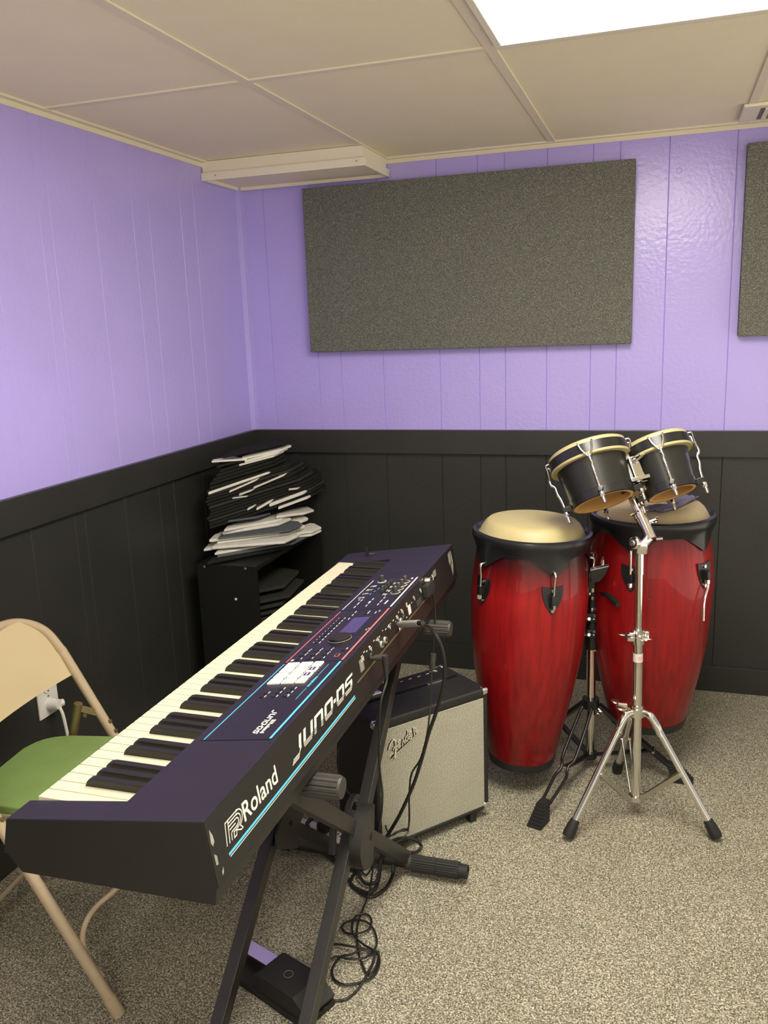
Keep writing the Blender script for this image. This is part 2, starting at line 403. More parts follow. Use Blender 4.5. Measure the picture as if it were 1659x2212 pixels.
# chair rails, baseboards, corner trim
struct('trim_1', MB().mm((.0, -.02, ZRB), (RX, 0, ZR), bev=.002), 'railpaint', 'flat black rail board')
struct('trim_2', MB().mm((.0, RY, ZRB), (.02, -.02, ZR), bev=.002), 'railpaint', 'flat black rail board')
struct('baseboard_back', MB().mm((.014, -.014, 0), (RX, 0, .100), bev=.002), 'railpaint')
struct('baseboard_left', MB().mm((0, RY, 0), (.014, -.0, .100), bev=.002), 'railpaint')
struct('trim_3', MB().prism([(0, 0), (.024, 0), (.019, -.019), (0, -.024)], ZC-ZR, Matrix.Translation((0, 0, ZR))), 'purple', 'purple corner moulding')
# ceiling grid and wall angle
tb = .012
k = 4
for x in (.614, 1.225, 1.845, 2.456, 3.066):
    struct('trim_%d' % k, MB().mm((x-tb, RY, ZC-.004), (x+tb, 0, ZC+.001)), 'tbar'); k += 1
for y in (-1.13, -2.37, -3.59):
    for x0, x1 in ((0, .602), (.626, 1.213), (1.237, 1.833), (1.857, 2.444), (2.468, 3.054)):
        struct('trim_%d' % k, MB().mm((x0, y-tb, ZC-.004), (x1, y+tb, ZC+.001)), 'tbar'); k += 1
struct('trim_%d' % k, MB().mm((0, -.022, ZC-.006), (RX, 0, ZC)).mm((0, -.004, ZC-.02), (RX, 0, ZC)), 'tbar'); k += 1
struct('trim_%d' % k, MB().mm((0, RY, ZC-.006), (.022, 0, ZC)).mm((0, RY, ZC-.02), (.004, 0, ZC)), 'tbar'); k += 1

# ceiling lights: recessed troffers, one in view and the rest of the row behind
def troffer(x0, x1, y0, y1, label):
    t = thing('ceiling_light', label, 'ceiling light', ((x0+x1)/2, (y0+y1)/2, ZC))
    f = MB(); w = .016
    for a, b in (((x0, y0), (x1, y0+w)), ((x0, y1-w), (x1, y1)), ((x0, y0+w), (x0+w, y1-w)), ((x1-w, y0+w), (x1, y1-w))):
        f.mm((a[0], a[1], ZC-.010), (b[0], b[1], ZC), bev=.002)
    f.build('frame', 'whitebox', t)
    MB().mm((x0+w, y0+w, ZC-.006), (x1-w, y1-w, ZC-.001)).build('diffuser', 'lamp', t)
    return t
troffer(1.240, 1.842, -2.36, -1.150, 'bright fluorescent ceiling panel at the top right of the photo')
troffer(1.240, 1.842, -4.80, -3.600, 'bright fluorescent ceiling panel behind the camera')

# boxed cover in the ceiling corner
t = thing('ceiling_box_cover', 'shallow off-white box hanging from the ceiling in the far left corner', 'ceiling box', (.32, -.14, ZC))
MB().mm((.002, -.276, 1.942), (.618, -.004, ZC-.001), bev=.002).build('box_body', 'whitebox', t)
m_ = MB()
m_.mm((.001, -.286, 1.918), (.630, -.276, 1.946), bev=.002).mm((.620, -.276, 1.918), (.630, -.004, 1.946), bev=.002)
m_.mm((.001, -.276, 1.918), (.014, -.004, 1.946), bev=.002).mm((.014, -.014, 1.918), (.620, -.004, 1.946), bev=.002)
m_.build('lid_rim', 'whitebox', t)
MB().mm((.014, -.277, 1.930), (.621, -.013, 1.936)).build('lid_panel', 'ceiling', t)
for x in (.06, .60): MB().cyl((x, -.2855, 1.934), (x, -.288, 1.934), .003, seg=12).build('screw', 'steel', t)

# ceiling vent
t = thing('ceiling_vent', 'pale slotted air vent in the ceiling at the right edge', 'vent', (2.0, -.17, ZC))
MB().mm((1.82, -.285, ZC-.012), (2.16, -.065, ZC-.0005), bev=.004).build('vent_frame', 'whitebox', t)
MB().mm((1.87, -.255, ZC-.0126), (2.12, -.095, ZC-.0118)).build('vent_opening', 'print_grey', t)
for i in range(9):
    MB().mm((1.882+i*.027, -.252, ZC-.017), (1.896+i*.027, -.098, ZC-.011), bev=.002).build('louvre', 'whitebox', t)

# acoustic panels
def apanel(x0, x1, z0, z1, y, th, label):
    t = thing('acoustic_panel', label, 'acoustic panel', ((x0+x1)/2, 0, z0), 'felt acoustic panels on the back wall')
    MB().mm((x0, y-th, z0), (x1, y, z1), bev=.004).build('felt_board', 'felt_dark', t)
    for x in (x0+.2, x1-.2):
        for z in (z0+.12, z1-.12): MB().mm((x-.03, y-.001, z-.02), (x+.03, -.0005, z+.02)).build('mount_clip', 'steel', t)
    return t
apanel(.293, 1.508, 1.290, 1.900, -.012, .038, 'large charcoal felt acoustic panel in the middle of the purple back wall')
apanel(1.853, 3.05, 1.304, 1.915, -.012, .038, 'charcoal felt acoustic panel cut off by the right edge of the photo')

# wall outlet with a white cord
t = thing('wall_outlet', 'white duplex outlet on the black left wall behind the folding chair', 'outlet', (.0, -1.392, .398))
WM = mtx((.0005, -1.392, .404), V((0, 1, 0)), V((0, 0, 1)), V((1, 0, 0)))
MB().box((0, 0, .003), (.080, .116, .006), WM, .002).build('cover_plate', 'plate', t)
for s in (1, -1):
    o = MB().lathe([(.0, .009), (.0155, .009), (.017, .006)], WM @ Matrix.Translation((0, s*.024, 0)), 28).build('socket', 'plate', t)
    if s == 1:
        MB().box((-.006, s*.024+.002, .009), (.0025, .009, .001), WM).box((.006, s*.024+.002, .009), (.0025, .007, .001), WM).cyl(WM @ V((0, s*.024-.008, .0085)), WM @ V((0, s*.024-.008, .0095)), .0025, seg=10).build('slots', 'hole', o)
MB().cyl(WM @ V((0, 0, .006)), WM @ V((0, 0, .008)), .003, seg=10).build('screw', 'steel', t)
t = thing('white_cable', 'white cord plugged into the wall outlet, running down behind the green seat', 'cord', (.03, -1.40, .37))
p = MB().lathe([(.0, .040), (.013, .040), (.0155, .034), (.0165, .008), (.014, .0095)], WM @ Matrix.Translation((.002, -.024, 0)), 24)
p.cyl(WM @ V((.004, -.024, .028)), WM @ V((.022, -.026, .036)), .011, .010, 18)
p.build('plug', 'plate', t)
c0 = WM @ V((.0, -.030, .040))
MB().tube(smooth_path([c0, c0+V((.008, .000, -.02)), c0+V((.01, .004, -.06)), c0+V((.008, .012, -.12)), (.05, -1.37, .12), (.06, -1.35, .02), (.08, -1.25, .006), (.10, -1.0, .006)], 6), .0045, 8).build('cord', 'plate', t)

# ================================================================== KEYBOARD
KB0 = V((1.077, -2.354, .772)); KA = V((-.009, 1, 0)).normalized(); KW = V((-KA.y, KA.x, 0))
K = mtx(KB0, KA, KW, V((0, 0, 1)))            # local: x along the keys (near end 0), y towards the player, z up
KL = 1.4263
SL = .0428/.3136                               # slope of the top towards the player
def ktop(a, w, h=0): return V((a, w, -SL*w+h))
nt_ = V((0, SL, 1)).normalized()
KT = K @ mtx((0, 0, 0), V((1, 0, 0)), V((0, 1, -SL)).normalized(), nt_)          # top plane, x along, y towards player
KTU = K @ mtx((0, 0, 0), V((-1, 0, 0)), V((0, -1, SL)).normalized(), nt_)        # top plane as the player reads it
ru = V((0, .0136, .095)).normalized()
KR = K @ mtx((0, 0, 0), V((1, 0, 0)), ru, V((1, 0, 0)).cross(ru))                # rear face, y = up (negative below the edge)
KIN = K.inverted()
t = thing('digital_piano', 'long black stage piano with ivory keys standing on a folding stand', 'keyboard', M4=mtx(K @ V((.71, .15, -.126)), KA, KW, V((0, 0, 1))))
kbd = t
def kprism(mb, prof, a0, a1, bev=0):
    P = K @ mtx((a0, 0, 0), V((0, 1, 0)), V((0, 0, 1)), V((1, 0, 0)))
    return mb.prism(prof, a1-a0, P, bev)
KA0, KA1 = .0495, 1.3115
up = [(0, 0), (.3136, -.0428), (.326, -.098), (-.0136, -.095)]
ctr = [(0, 0), (.1465, -.0200), (.1465, -.058), (.300, -.062), (.318, -.066), (.326, -.098), (-.0136, -.095)]
mb = MB(); kprism(mb, up, 0, KA0, .0012); kprism(mb, ctr, KA0-.001, KA1+.001); kprism(mb, up, KA1, KL, .0012)
mb.build('upper_case', 'kbcase', t)
mb = MB(); kprism(mb, [(.323, -.0975), (.2997, -.126), (-.0072, -.1217), (-.0108, -.0945)], .001, KL-.001, .001); mb.build('lower_case', 'kbside', t)
# rear panel and end plates are black plastic, the top's black is tinted with the purple wall's reflection
mb = MB(); kprism(mb, [(-.0004, -.0012), (-.0008, -.0012), (-.0142, -.0945), (-.0136, -.0945)], .001, KL-.001); mb.build('rear_panel', 'kbside', t)
for nm, a0, a1 in (('end_plate', -.0008, .0004), ('end_plate', KL-.0004, KL+.0008)):
    mb = MB(); kprism(mb, [(.0008, -.0012), (.3126, -.0436), (.3252, -.0975), (-.0126, -.0945)], a0, a1); mb.build(nm, 'kbside', t)
for a in (.09, 1.33):
    for w_ in (.02, .27):
        MB().cyl(K @ V((a, w_, -.134)), K @ V((a, w_, -.1215)), .012, .014, 20).build('rubber_foot', 'rubber', t)
# keys
pitch = (KA1-KA0-.002)/52
for i in range(52):                            # 0 = lowest note, at the far end
    a1 = KA1-.001-i*pitch; a0 = a1-pitch
    mb = MB(); mb.mm((a0+.0008, .130, -.056), (a1-.0008, .3005, -.036), K, .0012)
    mb.build('white_key', 'ivory', t)
for i in range(51):
    if (i % 7) in (0, 2, 3, 5, 6):
        ac = KA1-.001-(i+1)*pitch
        kp = [(.130, -.050), (.130, -.0235), (.236, -.0235), (.243, -.0245), (.2475, -.029), (.2505, -.0365), (.2505, -.050)]
        P = K @ mtx((ac-.0062, 0, 0), V((0, 1, 0)), V((0, 0, 1)), V((1, 0, 0)))
        mb = MB(); mb.prism(kp, .0124, P, .0016); mb.build('black_key', 'ebony', t)
# felt shadow strip behind the keys is the case itself; control panel sections
def tbox(mb, a0, a1, w0, w1, z0, z1, bev=0): return mb.mm((a0, w0, z0), (a1, w1, z1), KT, bev)
for a0, a1 in ((.229, .547), (.549, .861), (.863, 1.105)):
    tbox(MB(), a0, a1, .009, .1335, -.0005, .0008).build('control_panel', 'kbpanel', t)
tbox(MB(), .2285, .2290, .009, .134, 0, .0004).build('panel_seam', 'hole', t)
tbox(MB(), 1.155, 1.1556, .02, .10, 0, .0003).build('panel_seam', 'hole', t)
for mt, a0, a1, in (('print_blue', .231, .545), ('print_red', .552, .857), ('print_white', .868, 1.098)):
    mb = MB(); tbox(mb, a0, a1, .0105, .0142, .0006, .0013); tbox(mb, a0, a1, .1282, .1297, .0006, .0013)
    mb.build('accent_stripe', mt, t)
# phrase pads 3 columns x 4 rows
pa = [.4435, .4695, .4955, .5215]
for i, a in enumerate(pa):
    for j, (w0, w1) in enumerate(((.095, .1195), (.067, .0915), (.045, .0635))):
        o = tbox(MB(), a, a+.0225, w0, w1, .0, .0042, .0016).build('phrase_pad', 'padbtn', t)
        m_ = MB(); lw = (w0+w1)/2
        if j == 2 and i in (1, 2):
            tbox(m_, a+.004, a+.0185, lw-.006, lw+.006, .0041, .0044); m_.build('pad_window', 'lcd', o)
            tbox(MB(), a+.006, a+.0165, lw-.001, lw+.001, .0043, .0047).build('pad_mark', 'print_white', o)
        else:
            tbox(m_, a+.009, a+.014, w1-.0055, w1-.0045, .0041, .0044); m_.build('pad_mark', 'print_grey', o)
# dial
dl = KT @ Matrix.Translation((.668, .060, .0005))
o = MB().lathe([(.0, .0085), (.0205, .0085), (.0225, .0072), (.0232, .001), (.026, .0)], dl, 40).build('value_dial', 'kbside', t)
MB().lathe([(.0052, .0088), (.0040, .0076), (0, .0074)], dl @ Matrix.Translation((-.010, .010, 0)), 20).build('finger_dimple', 'hole', o)
MB().torus(dl @ Matrix.Translation((0, 0, .002)), .0243, .0008, 40, 6).build('dial_ring', 'print_grey', o)
# display
tbox(MB(), .690, .815, .030, .086, .0005, .0012).build('display_bezel', 'kbpanel', t)
tbox(MB(), .704, .803, .039, .077, .0008, .0016).build('display', 'lcd', t)
# knobs and sliders
def knob(a, w_, r=.0062, h=.015):
    o = MB().lathe([(0, h), (r*.85, h), (r*.95, h-.001), (r, .001), (r, 0)], KT @ Matrix.Translation((a, w_, .0008)), 20).build('control_knob', 'ribgrey', t)
    tbox(MB(), a-.0005, a+.0005, w_-r*.9, w_-r*.1, h+.0005, h+.0012).build('knob_pointer', 'print_white', o)
for i in range(4): knob(.976+i*.029, .0335+.0005*i)
knob(1.082, .101, .0065, .016)
for i in range(4):
    a = .990+i*.0235
    tbox(MB(), a-.0012, a+.0012, .070, .114, .0007, .0011).build('slider_slot', 'hole', t)
    MB().mm((a-.0075, .067, .0008), (a+.0075, .073, .0095), KT, .001).build('slider_cap', 'ribgrey', t)
# button rows and panel lettering
bt = MB(); wp = MB(); random.seed(3)
def button(a, w_, la=.008, lw=.0045): MB().mm((a-la/2, w_-lw/2, .0006), (a+la/2, w_+lw/2, .0026), KT, .0006).build('button', 'rubber', t)
def dash(mb, a, w_, la, lw=.0017): tbox(mb, a-la/2, a+la/2, w_-lw/2, w_+lw/2, .0009, .0012)
for r_, (w_, n) in enumerate(((.105, 2), (.082, 3), (.060, 3))):
    for i in range(n):
        a = .392+i*.016; button(a, w_); dash(wp, a+.001, w_-.007, .008)
for r_, w_ in enumerate((.108, .084, .060)):
    for i in range(3):
        a = .566+i*.0205; button(a, w_+.004, .010); dash(wp, a+.004, w_-.004, .008); 
        if i: dash(wp, a+.012, w_-.005, .004)
button(.605, .030); dash(wp, .613, .024, .009)
for i in range(10):
    a = .655+i*.0165; button(a, .108, .007, .004); dash(wp, a+.002, .1, .009); dash(wp, a+.004, .1145, .003, .0014)
for a in (.80, .825, .845): dash(wp, a, .088, .010, .002); 
for a in (.828, .838): button(a, .06, .008); dash(wp, a+.004, .054, .008, .002)
dash(wp, .832, .036, .011, .002); dash(wp, .842, .030, .008, .002); dash(wp, .72, .020, .008); dash(wp, .727, .017, .004)
dash(wp, .562, .120, .008, .005)
for i in range(3):
    for j in range(3): dash(wp, .884+i*.024+.004*j, .104-.027*j, .012 if i != 1 else .018, .0022)
for i in range(4):
    for j in range(4): dash(wp, .955+i*.030+random.uniform(-.002, .002), .118-j*.004, .010+random.uniform(-.004, .004), .0014)
    for j in range(3): dash(wp, .960+i*.030+j*.007, .054+.004*j, .006, .0016); dash(wp, .968+i*.029, .062-j*.004, .010, .0014)
dash(wp, .905, .034, .026, .0035); dash(wp, 1.09, .024, .012, .0045); dash(wp, 1.085, .053, .010)
for i in range(4):
    MB().torus(KT @ Matrix.Translation((.976+i*.029, .0335, .0012)), .0115, .0005, 28, 4).build('knob_ring', 'print_white', t)
MB().torus(KT @ Matrix.Translation((1.082, .101, .0012)), .0105, .0009, 28, 4).build('knob_ring', 'print_white', t)
wp.build('panel_lettering', 'print_white', t)
bl = MB(); dash(bl, .938, .112, .010, .003); dash(bl, .915, .08, .010, .002); dash(bl, .397, .056, .006, .0014)
for i in range(4): dash(bl, .98+i*.02, .098-.004*i, .012, .0012)
bl.text('PHRASE PAD', KTU, .0004, box=(-.4745, -.4285, -.0345, -.0295), bold=.02, fn=lambda q: q+V((0, 0, .0009)))
tbox(bl, .376, .424, .0318, .0325, .0009, .0012); tbox(bl, .479, .533, .0318, .0325, .0009, .0012)
bl.build('panel_lettering', 'print_blue', t)
rd = MB()
for (a0, a1, w0, w1) in ((.571, .586, .028, .0292), (.571, .586, .0355, .0367), (.571, .5722, .028, .0367), (.5848, .586, .028, .0367)): tbox(rd, a0, a1, w0, w1, .0009, .0012)
rd.build('panel_frame', 'print_red', t)
button(.5785, .0323, .008, .005)

# lettering: striped logotype
def striped(mb, P, x0, x1, y0, y1, h, z0=.0003, slant=.25):
    # letters in a unit height, thick strokes that break into three thin lines near the foot
    Wt = 6.45; sx = (x1-x0)/Wt; sy = (y1-y0)
    T = lambda x, y: (x0+(x+slant*y*1.0)*sx, y0+y*sy)
    def q(a): mb.prism([T(*p) for p in a], h, P, 0, z0)
    def rect(xa, xb, ya, yb): q([(xa, ya), (xb, ya), (xb, yb), (xa, yb)])
    lines = [(.0, .042), (.10, .142), (.20, .242)]
    def foot(xa, xb, shr=0):
        for i, (a, b) in enumerate(lines): rect(xa+shr*(2-i)*.045, xb-shr*(2-i)*.045, a, b)
    sw = .215
    # J
    rect(.55, .55+sw, .34, 1.0); q([(.62, .26), (.55+sw, .26), (.55+sw, .34), (.55, .34)])
    for i, (a, b) in enumerate([(-.22, -.165), (-.115, -.06), (-.01, .045)]): rect(-.05+i*.04, .55+.03*i, a, b)
    for i, (a, b) in enumerate(lines[:0]): pass
    for i in range(3): q([(.50+.05*i, -.22+.105*i), (.55+.05*i, -.165+.105*i), (.72+.05*i, .26), (.66+.05*i, .26)])
    # U
    rect(.98, .98+sw, .30, 1.0); rect(1.675, 1.675+sw, .30, 1.0); foot(.98, 1.89, 1)
    # N
    rect(2.05, 2.05+sw, .30, 1.0); rect(2.745, 2.745+sw, .30, .90); rect(2.05+sw, 2.78, .80, 1.0); q([(2.78, .80), (2.96, .80), (2.96, .86), (2.84, 1.0), (2.78, 1.0)])
    foot(2.05, 2.265); foot(2.745, 2.96)
    # O
    rect(3.12, 3.12+sw, .30, .90); rect(3.815, 3.815+sw, .30, .90); q([(3.12, .88), (3.22, 1.0), (3.93, 1.0), (4.03, .88), (4.03, .80), (3.12, .80)]); foot(3.12, 4.03, 1)
    # dash
    rect(4.13, 4.37, .42, .64)
    # D
    rect(4.47, 4.47+sw, .30, 1.0); rect(5.135, 5.135+sw, .30, .88); q([(4.68, .80), (5.35, .80), (5.35, .86), (5.23, 1.0), (4.74, 1.0)]); foot(4.47, 5.35, 1)
    # S
    q([(5.60, .83), (5.70, 1.0), (6.40, 1.0), (6.40, .83)]); q([(5.48, .60), (5.695, .60), (5.695, .84), (5.62, .98), (5.48, .86)])
    rect(5.50, 6.24, .50, .66); q([(6.145, .28), (6.36, .28), (6.36, .56), (6.28, .66), (6.145, .66)]); foot(5.44, 6.36, 1)
def emblem(mb, P, x0, x1, y0, y1, h, z0=.0003):
    T = lambda x, y: (x0+(x+.12*y)*(x1-x0), y0+y*(y1-y0)); w_ = (y1-y0)*.06
    def st(pts): mb.stroke([T(*p) for p in pts], w_, P, h, z0)
    def arc(cx, cy, rx, ry, a0, a1, n=10): return [(cx+rx*math.cos(math.radians(a0+(a1-a0)*i/n)), cy+ry*math.sin(math.radians(a0+(a1-a0)*i/n))) for i in range(n+1)]
    st([(.0, .0), (.0, 1.0), (.16, 1.0), (.16, .0)])
    st([(.30, .0), (.30, .30)]+[(.34, .36), (.62, .36)]+arc(.62, .53, .14, .17, -90, 90)+[(.16, .70)])
    st([(.16, 1.0), (.66, 1.0)]+arc(.66, .58, .34, .42, 90, -60)+[(.98, .0)])
    st([(.16, .85), (.64, .85)]+arc(.64, .55, .24, .30, 90, -90)+[(.44, .25), (.44, .0), (.58, .0), (.60, .2), (.86, .0), (.98, .0)])
    st([(.22, .53), (.58, .53)])
lw_ = MB()
striped(lw_, KR, .2640, .5500, -.0545, -.0275, .0004)
emblem(lw_, KR, .040, .088, -.0600, -.0300, .0004)
lw_.text('Roland', KR, .0004, box=(.094, .2060, -.0575, -.0295), bold=.012, fn=lambda q: q+V((0, 0, .0003)))
lw_.mm((.042, -.0768, .0002), (.552, -.0757, .0008), KR)
lw_.build('rear_lettering', 'print_white', t)
MB().mm((.040, -.0738, .0002), (.550, -.0700, .0008), KR).build('rear_stripe', 'print_blue', t)
lg = MB()
striped(lg, KTU, -.334, -.250, -.0535, -.0435, .0003, z0=.0009)
lg.text('Roland', KTU, .0003, box=(-.288, -.250, -.040, -.0325), bold=.02, fn=lambda q: q+V((0, 0, .0009)))
for i in range(5): lg.mm((-.2975+i*.0016, -.040, .0009), (-.2967+i*.0016, -.0325, .0012), KTU)
lg.build('panel_logotype', 'print_white', t)
# rear connectors
MB().mm((.573, -.0565, .0002), (1.145, -.0535, .0025), KR, .0008).build('rear_trim_rail', 'brass', t)
for a in (.668, .735, .760, .855, .880, .905):
    o = MB().lathe([(.0045, .004), (.0065, .004), (.0078, .0)], KR @ Matrix.Translation((a, -.0385, .0003)), 18).build('jack_socket', 'jack' if a in (.735, .76, .88) else 'rubber', t)
    MB().lathe([(0, .0042), (.0044, .0042)], KR @ Matrix.Translation((a, -.0385, .0003)), 14).build('jack_hole', 'hole', o)
rw = MB(); random.seed(5)
for a in (.62, .67, .72, .80, .86, .90, .94, 1.0, 1.06, 1.18):
    for j in range(2): rw.mm((a-.006+j*.002, -.020-.0045*j, .0009), (a+.004+j*.004, -.0182-.0045*j, .0013), KR)
    rw.mm((a+.004, -.030, .0009), (a+.007, -.026, .0013), KR)
for i in range(34):
    a = .61+i*.0165+random.uniform(-.004, .004); y = random.choice((-.017, -.021, -.028, -.046))
    if not .985 < a < 1.14: rw.mm((a, y, .0009), (a+random.uniform(.003, .009), y+.0016, .0013), KR)
rw.build('connector_lettering', 'print_white', t)
MB().mm((.600, -.046, .0006), (.622, -.022, .0011), KR).build('compliance_mark', 'print_grey', t)
MB().mm((.985, -.052, .0002), (1.070, -.014, .0012), KR, .0006).build('inlet_recess', 'hole', t)
o = MB().mm((1.074, -.048, .0002), (1.136, -.018, .017), KR, .003).build('cord_hook', 'rubber', t)
MB().lathe([(0, .014), (.006, .013), (.008, .008), (.009, .0)], KR @ Matrix.Translation((1.112, -.014, .002)), 16).build('hook_screw', 'steel', o)
MB().mm((1.010, -.050, .0004), (1.048, -.036, .004), KR, .001).build('power_switch', 'ribgrey', t)
MB().mm((.945, -.047, .0003), (.966, -.026, .001), KR).build('white_sticker', 'plate', t)
MB().mm((1.170, -.054, .0003), (1.186, -.030, .001), KR).build('white_sticker', 'plate', t)
MB().mm((1.190, -.030, .0003), (1.218, -.014, .001), KR).build('grey_sticker', 'print_grey', t)
MB().mm((.862, -.054, .0003), (.868, -.048, .001), KR).build('white_sticker', 'plate', t)
def ragged(mb, pts, P): mb.prism(pts, .0004, P, 0, .0004)
mb = MB(); ragged(mb, [(1.372, -.012), (1.380, -.010), (1.384, -.030), (1.378, -.052), (1.372, -.040), (1.368, -.030)], KR)
ragged(mb, [(1.388, -.012), (1.396, -.012), (1.402, -.036), (1.398, -.060), (1.386, -.075), (1.380, -.078), (1.384, -.06), (1.390, -.045)], KR)
ragged(mb, [(1.360, -.016), (1.367, -.010), (1.370, -.034), (1.366, -.050), (1.361, -.036)], KR); ragged(mb, [(1.376, -.052), (1.384, -.046), (1.392, -.060), (1.388, -.074), (1.378, -.068)], KR)
mb.build('torn_sticker', 'sticker', t)
mb = MB(); ragged(mb, [(.008, -.016), (.013, -.026), (.014, -.036), (.009, -.040), (.006, -.034)], KR); ragged(mb, [(.007, -.050), (.013, -.056), (.012, -.068), (.007, -.066)], KR)
ragged(mb, [(.016, -.082), (.021, -.077), (.020, -.084), (.0165, -.087)], KR)
mb.build('torn_sticker', 'sticker', t)
# pitch lever near the far end
MB().lathe([(.0, .0008), (.017, .0008), (.018, 0)], KT @ Matrix.Translation((1.378, .235, .0)), 32).build('lever_well', 'hole', t)
lv = MB().mm((1.374, .236, .0), (1.383, .243, .026), KT, .003); lv.build('bend_lever', 'kbside', t)
MB().mm((1.386, .222, .0009), (1.398, .240, .0016), KT).build('lever_mark', 'steel', t)

# ================================================================== KEYBOARD STAND
t = thing('keyboard_stand', 'black double-braced folding X stand carrying the stage piano', 'keyboard stand', (.93, -1.63, 0))
def ribbed(mb, p0, p1, r, n=18, d=.0016, taper=1):
    poly = []
    for i in range(n*4):
        a = 2*PI*i/(n*4); rr = r-(d if i % 4 in (0,) else 0); poly.append((rr*math.cos(a), rr*math.sin(a)))
    return mb.prism(poly, (V(p1)-V(p0)).length, basis(p0, V(p1)-V(p0)))
ZA = .6245
def arm(y):
    o = MB().cyl((.70, y, ZA), (1.058, y+.001, ZA), .0165, seg=24).build('support_arm', 'standblack', t)
    ribbed(MB(), (1.030, y, ZA), (1.122, y+.003, ZA), .0212, 14, .002).build('ribbed_grip', 'ribgrey', o)
    MB().cyl((1.122, y+.003, ZA), (1.127, y+.003, ZA), .0195, .018, 24).build('end_cap', 'ribgrey', o)
    ribbed(MB(), (.755, y, ZA), (.70, y, ZA), .0212, 14, .002).build('ribbed_grip', 'ribgrey', o)
YN, YF = -2.000, -1.215
arm(YN); arm(YF)
FY = -1.345; FYN = -2.030
def footbar(y):
    o = MB().cyl((.70, y, .030), (1.16, y, .030), .0155, seg=24).build('foot_bar', 'standblack', t)
    ribbed(MB(), (1.045, y, .030), (1.108, y+.001, .030), .0215, 20, .0016).build('ribbed_foot', 'rubber', o)
    ribbed(MB(), (1.109, y, .030), (1.168, y+.001, .030), .0215, 20, .0016).build('ribbed_foot', 'rubber', o)
    MB().lathe([(.014, .0), (.0175, 0), (.0175, .022), (.013, .022), (.013, .004), (0, .004)], basis((1.168, y, .030), (1, 0, 0)), 24).build('end_plug', 'rubber', o)
    MB().cyl((1.030, y, .030), (1.045, y, .030), .018, seg=24).build('collar', 'ribgrey', o)
    ribbed(MB(), (.70, y, .030), (.655, y, .030), .0215, 20, .0016).build('ribbed_foot', 'rubber', o)
footbar(FY); footbar(FYN)
PV = V((1.035, -1.668, .312))
def bar(x, y0, z0, y1, z1, w_=.026, t_=.033): MB().beam((x, y0, z0), (x, y1, z1), w_, t_, (1, 0, 0), .002).build('leg', 'standblack', t)
for xo in (0, -.175):
    bar(1.000+xo, -1.225, ZA-.004, -1.600, .270); bar(1.015+xo, -1.660, .360, FYN, .034)
    bar(1.024+xo*1.2, -2.010, ZA-.012, FY+.012, .034)
# locking discs
DB = mtx(PV+V((-.008, 0, 0)), V((0, 1, 0)), V((0, 0, 1)), V((1, 0, 0)))
cut = [(.066*math.cos(math.radians(a)), .066*math.sin(math.radians(a))) for a in range(-118, 44, 6)]
cut = [(.067*math.cos(math.radians(a)), .067*math.sin(math.radians(a))) for a in range(58, 284, 6)]
o = MB().prism(cut, .026, DB, .002).build('locking_disc', 'standblack', t)
MB().lathe([(.0, .0275), (.006, .0275), (.009, .026)], DB, 20).build('pivot_bolt', 'hole', o)
mk = MB(); random.seed(2)
for i in range(9):
    a = math.radians(100+i*16); mk.box((.050*math.cos(a), .050*math.sin(a), .0263), (.006, .0015, .0006), DB @ Matrix.Rotation(0, 4, 'Z'))
mk.build('embossed_lettering', 'ribgrey', o)
D2 = mtx((.955, -1.534, .266), V((0, 1, 0)), V((0, 0, 1)), V((1, 0, 0)))
o = MB().lathe([(.038, 0), (.050, 0), (.050, .012), (.038, .012), (.038, 0)], D2, 40).build('locking_disc', 'standblack', t)
g = MB()
for i in range(20):
    a = 2*PI*i/20; g.box((.036*math.cos(a), .036*math.sin(a), .006), (.0045, .0045, .008), D2 @ Matrix.Identity(4), .001)
g.build('lock_tooth', 'steel', o)
zs = lambda x, y: (480+x*390/952, 1680+y*390/952)
# release bracket and gusset plate between the inner legs
MB().beam(at_x(zs(585, 270), .93), at_x(zs(578, 405), .93), .016, .012, (1, 0, 0), .002).build('release_bracket', 'standblack', t)
gp = [at_x(zs(*q), .868) for q in ((350, 112), (428, 182), (396, 262), (392, 372), (285, 380), (283, 300), (315, 190))]
MB().prism([(q.y, q.z) for q in gp], .006, mtx((.865, 0, 0), V((0, 1, 0)), V((0, 0, 1)), V((1, 0, 0))), .001).build('gusset_plate', 'standblack', t)
gb = at_x(zs(362, 240), .871); MB().cyl(gb, gb+V((.003, 0, 0)), .005, seg=8).build('gusset_bolt', 'hole', t)

# ================================================================== AMPLIFIER
AD = V((.642, .766, 0)).normalized(); AN = V((AD.y, -AD.x, 0)); AW, AH, AZ = .372, .366, .030; ADP = .212
AB = V((1.186, -1.040, AZ)); AO = AB-AD*AW
AM = mtx(AO, AD, V((0, 0, 1)), AN)              # local x to the right, y up, z out of the grille
t = thing('guitar_amplifier', 'black combo amplifier with woven silver grille cloth beside the drums', 'amplifier', M4=mtx(V((AO.x, AO.y, 0)), AD, -AN, V((0, 0, 1))))
mb = MB(); r_ = .016
w0 = .016
mb.box((AW/2, .005, -ADP/2), (AW, .010, ADP), AM, .004, 3)
mb.box((.008, AH/2, -ADP/2), (.016, AH, ADP), AM, .007, 3)
mb.box((AW-.008, AH/2, -ADP/2), (.016, AH, ADP), AM, .007, 3)
mb.prism([(0, AH), (0, AH-.026), (-.118, AH-.026), (-.118, AH)], AW-.004, AM @ mtx((.002, 0, 0), V((0, 0, 1)), V((0, 1, 0)), V((1, 0, 0))), .007, 0, 3)
mb.box((AW/2, AH/2, -ADP+.006), (AW-.02, AH-.04, .012), AM)
mb.box((AW/2, AH-.050, -ADP+.05), (AW-.02, .05, .09), AM)
mb.build('cabinet', 'tolex', t)
